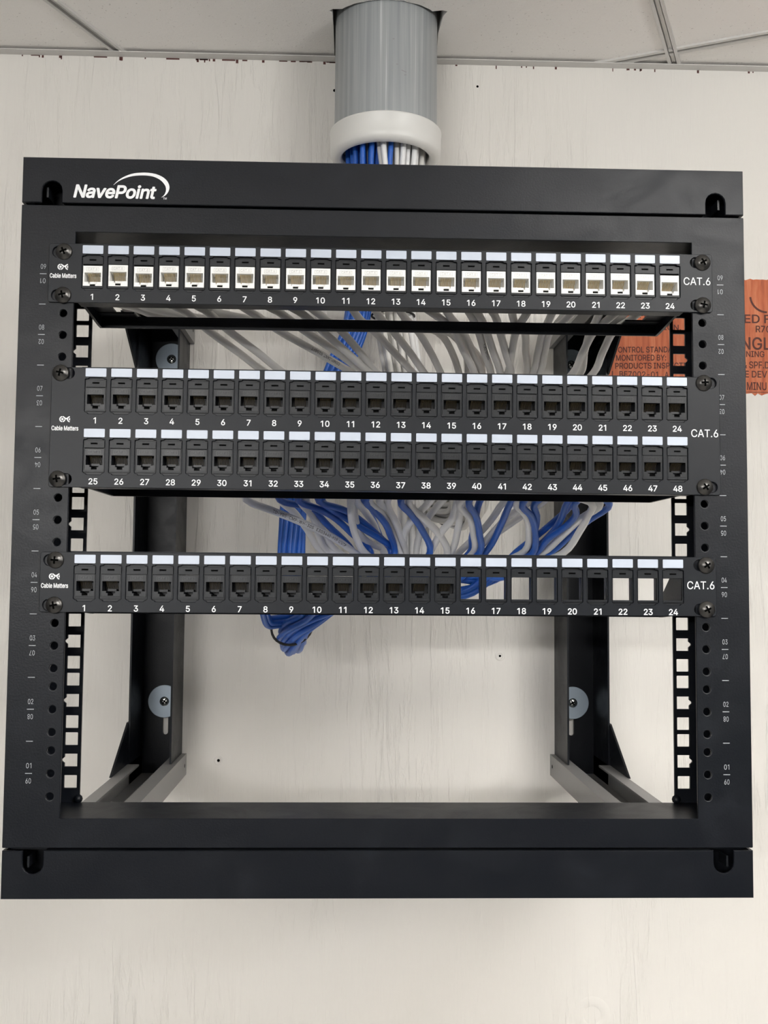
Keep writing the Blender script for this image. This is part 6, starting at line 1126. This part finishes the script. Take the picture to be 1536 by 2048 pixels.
('blue','C',1,[(-212,30,153),(-212,60,152),(-172,110,150),(-108,165,142),(-97,214,116),(-83,219,119),(-88,237,116),(-86,269,111),(-82,297,112),(-78,318,121),(-76,323,135),(-74,337,186),(-73,351,236),(-61,369,295),(-42,384,351),(-28,393,389),(-10,399,437),(-3,405,494),(4,409,565),(-4,399,560),(-14,386,636),(-14,387,740)]),
('blue','C',2,[(-194,30,153),(-194,60,152),(-160,110,150),(-106,165,140),(-96,215,123),(-79,220,125),(-82,239,119),(-80,269,111),(-76,298,110),(-73,321,118),(-73,329,134),(-74,343,184),(-75,357,235),(-64,375,294),(-44,390,351),(-31,399,389),(-12,405,437),(-6,412,494),(1,416,565),(4,433,560),(7,455,636),(7,453,740)]),
('blue','C',3,[(-175,30,153),(-175,60,152),(-149,110,150),(-103,165,144),(-95,213,119),(-80,218,121),(-84,237,115),(-83,269,109),(-80,298,109),(-77,320,119),(-76,326,134),(-76,340,185),(-76,353,236),(-64,371,295),(-45,386,352),(-31,395,390),(-13,401,437),(-6,408,494),(1,412,565),(0,414,560),(-3,418,636),(-2,418,740)]),
('blue','C',4,[(-157,30,153),(-157,60,152),(-122,110,146),(-74,160,141),(-66,192,128),(-81,209,120),(-88,235,111),(-88,268,107),(-86,298,109),(-82,318,120),(-80,322,135),(-78,334,186),(-75,348,237),(-63,365,297),(-44,380,353),(-31,389,391),(-12,396,438),(-6,402,495),(1,406,565),(4,411,560),(7,416,636),(7,416,740)]),
('blue','C',5,[(-139,30,153),(-139,60,152),(-110,110,146),(-69,160,141),(-65,199,135),(-76,216,126),(-79,238,116),(-78,269,108),(-76,299,107),(-75,324,116),(-76,331,133),(-78,344,184),(-79,357,235),(-67,375,295),(-48,390,352),(-34,399,390),(-16,405,438),(-9,411,494),(-3,415,565),(-8,417,560),(-15,419,636),(-14,419,740)]),
('blue','C',6,[(-120,30,153),(-120,60,152),(-97,110,146),(-65,160,141),(-65,202,138),(-74,218,128),(-76,240,118),(-74,269,109),(-72,299,106),(-72,325,114),(-74,335,133),(-78,348,183),(-81,361,235),(-68,378,295),(-49,393,352),(-36,403,390),(-17,409,438),(-11,415,494),(-4,419,565),(-1,426,560),(1,436,636),(2,435,740)]),
('blue','C',7,[(-102,30,153),(-102,60,152),(-85,110,146),(-60,160,141),(-64,195,130),(-78,212,121),(-84,236,112),(-84,268,105),(-82,299,107),(-81,321,117),(-80,326,134),(-80,338,185),(-78,351,237),(-66,368,297),(-47,383,353),(-34,392,391),(-15,399,438),(-9,405,495),(-2,409,565),(-5,411,560),(-9,413,636),(-9,413,740)]),
('blue','C',8,[(-84,30,153),(-84,60,152),(-72,110,146),(-56,160,141),(-63,194,126),(-78,209,117),(-86,235,108),(-88,268,103),(-87,299,106),(-85,320,118),(-84,324,135),(-82,334,186),(-79,346,238),(-67,364,298),(-48,379,355),(-34,388,392),(-15,394,439),(-9,400,495),(-2,404,566),(7,391,560),(16,375,636),(16,376,740)]),
('blue','C',9,[(-66,30,153),(-66,60,152),(-60,110,146),(-52,160,141),(-63,198,132),(-75,214,122),(-80,237,113),(-80,269,105),(-79,299,105),(-79,324,115),(-79,330,133),(-81,342,184),(-81,354,236),(-69,371,297),(-49,386,353),(-36,396,391),(-17,402,439),(-11,408,495),(-4,412,565),(-1,419,560),(0,427,636),(1,427,740)]),
('blue','C',10,[(-47,30,153),(-47,60,152),(-47,110,146),(-47,160,142),(-63,191,123),(-79,207,114),(-89,233,105),(-91,268,101),(-91,298,106),(-89,319,119),(-86,321,135),(-83,331,187),(-78,342,239),(-66,360,299),(-47,375,355),(-34,384,393),(-15,390,439),(-9,396,496),(-2,400,566),(-12,402,560),(-26,403,636),(-25,404,740)]),
('blue','C',11,[(-29,30,153),(-29,60,152),(-35,110,147),(-43,160,142),(-63,205,140),(-71,220,129),(-72,240,118),(-70,269,107),(-69,300,103),(-70,328,112),(-74,339,132),(-79,352,183),(-84,364,234),(-72,381,295),(-52,396,352),(-38,406,391),(-20,412,438),(-14,418,494),(-7,422,565),(-4,409,560),(-3,395,636),(-3,395,740)]),
('blue','C',12,[(-11,30,153),(-11,60,152),(-22,110,147),(-38,160,142),(-62,202,135),(-72,217,125),(-75,238,114),(-75,269,105),(-75,300,103),(-75,327,113),(-78,335,132),(-82,347,184),(-84,358,236),(-71,376,296),(-52,391,353),(-38,400,392),(-20,406,439),(-14,412,495),(-7,416,565),(-15,420,560),(-26,425,636),(-25,425,740)]),
('blue','C',13,[(7,30,153),(7,60,152),(-10,110,147),(-34,160,142),(-61,198,129),(-74,213,119),(-80,236,109),(-82,268,102),(-82,299,102),(-82,324,114),(-83,329,133),(-84,340,185),(-83,351,237),(-71,369,298),(-51,383,355),(-38,393,393),(-19,399,439),(-13,405,495),(-6,409,566),(-5,424,560),(-6,442,636),(-6,441,740)]),
('blue','C',14,[(26,30,153),(26,60,152),(3,110,147),(-30,160,142),(-60,196,126),(-75,210,116),(-83,234,106),(-85,268,100),(-86,299,102),(-86,323,115),(-86,327,134),(-85,336,185),(-83,347,238),(-70,365,299),(-51,380,356),(-37,389,393),(-19,395,440),(-13,401,496),(-6,405,566),(5,412,560),(17,419,636),(17,419,740)]),
('blue','C',15,[(44,30,153),(44,60,152),(15,110,147),(-25,160,142),(-60,205,137),(-69,219,126),(-72,239,115),(-72,269,104),(-72,300,101),(-73,329,111),(-78,338,132),(-83,350,183),(-86,361,235),(-74,379,296),(-54,394,353),(-41,403,392),(-22,409,439),(-16,415,495),(-9,419,565),(-8,425,560),(-9,434,636),(-8,433,740)]),
]
ROW = {}
bw = [q for q in CABLES if q[1] == 'B']
ORD = {1: 'first', 2: 'second', 3: 'third', 4: 'fourth', 5: 'fifth', 6: 'sixth', 7: 'seventh', 8: 'eighth', 9: 'ninth', 10: 'tenth'}
def ordinal(n):
    if n in ORD: return ORD[n]
    return '%d%s' % (n, {1: 'st', 2: 'nd', 3: 'rd'}.get(n % 10 if n % 100 not in (11, 12, 13) else 0, 'th'))
count = {'white': 0, 'blue': 0}
tot = {c: sum(1 for q in bw if q[0] == c) for c in count}
paths = {}
for (c, grp, k, pts) in CABLES:
    rad = {'grey': 3.25, 'white': 3.2, 'blue': 3.0}[c]
    line = spline(pts, 7.0)
    paths[(grp, k)] = (line, rad)
    o0 = line[0]
    if grp == 'A':
        label = 'grey network cable curving down from behind port %d of the top patch panel' % k
        group = 'grey cables behind the top patch panel'
    elif grp == 'B':
        count[c] += 1
        label = '%s network cable between the middle and bottom panels, %s %s one counted from the left' % (c, ordinal(count[c]), c)
        group = '%s cables between the middle and bottom panels' % c
    else:
        label = 'blue network cable plugged into the back of port %d of the bottom patch panel' % k
        group = 'blue cables behind the bottom patch panel'
    m = MB().tube([p - o0 for p in line], rad, 10)
    ob = m.build('network_cable', c, None, (o0.x, o0.y, o0.z + Z0))
    ob.name = 'network_cable'
    tag(ob, label, 'network cable', group)
    paths[(grp, k, 'o')] = ob

def cable_print(key, s, s0, cap=2.3, bold=.006, th0=0.0, rev=False):
    line, rad = paths[key]
    ob = paths[(*key, 'o')]
    vs, fs, x0, x1 = text_mesh(s, bold, 0, 1.05)
    sc = cap / CAP
    L = [0.0]
    for a, b in zip(line, line[1:]):
        L.append(L[-1] + (b - a).length)
    camv = Vector((-23.6, -747.9, 159.0))
    out = []
    for a, b, _ in vs:
        X = (a - x0) * sc
        if rev:
            X = (x1 - x0) * sc - X
        d = s0 + X
        i = max(0, min(len(L) - 2, next((q for q in range(len(L) - 1) if L[q + 1] > d), len(L) - 2)))
        f_ = (d - L[i]) / max(L[i + 1] - L[i], 1e-6)
        p = line[i].lerp(line[i + 1], f_)
        ta = (line[min(i + 1, len(line) - 1)] - line[max(i - 1, 0)]).normalized()
        tb_ = (line[min(i + 2, len(line) - 1)] - line[i]).normalized()
        t = ta.lerp(tb_, f_).normalized()
        v = Vector((.1, -1, -.1))
        v = (v - t * v.dot(t)).normalized()
        w = v.cross(t) * (1 if not rev else -1)
        th = (b * sc - cap / 2) / rad + th0
        out.append(p + (rad + .08) * (cos(th) * v - sin(th) * w * -1) - line[0])
    MB().add([tuple(q) for q in out], fs).build('cable_print', 'ink', ob)

cable_print(('B', 1), 'TD-YBS-CMP-WH-305   E303440-HVP  U/UTP', 118, 2.5)
cable_print(('A', 6), 'COMPLIANT  0258FT', 122, 2.4, rev=True)
cable_print(('A', 16), 'E303440   CAT 6', 92, 2.2, rev=True)
cable_print(('A', 22), 'CAT 6', 90, 2.2)
cable_print(('B', 36), 'CAT 6   U/UTP', 130, 2.2)

# ties round the bundles
def ring(name, label, cat, pts, rad, m):
    P = [Vector(p) for p in pts]
    c = sum(P, Vector()) / len(P)
    o = MB().tube([p - c for p in P], rad, 8, closed=True).build(name, m, None, (c.x, c.y, c.z + Z0))
    return tag(o, label, cat)
def ring_pts(c, nrm, a, n=28, sq=1.0):
    nrm = Vector(nrm).normalized()
    e1 = nrm.orthogonal().normalized() if abs(nrm.z) < .2 else Vector((1, 0, 0))
    e1 = (e1 - nrm * e1.dot(nrm)).normalized()
    e2 = nrm.cross(e1)
    return [Vector(c) + a * (cos(2 * pi * k / n) * e1 + sq * sin(2 * pi * k / n) * e2) for k in range(n)]
ring('cable_tie', 'black tie round the blue bundle below the bottom panel', 'cable tie', ring_pts((-79.5, 262, 114), (0, -.36, 1), 19.5, sq=2.3), 1.2, 'tie')
ring('cable_tie', 'black tie round the grey cable loop between the middle and bottom panels', 'cable tie', ring_pts((77.7, 377.0, 240.2), (1, .9, .5), 23.5), 1.2, 'tie')
ring('cable_tie', 'black tie round the hanging grey bundle just under the top panel', 'cable tie', ring_pts((21.0, 406.0, 455.0), (0, 0, 1), 24), 1.2, 'tie')
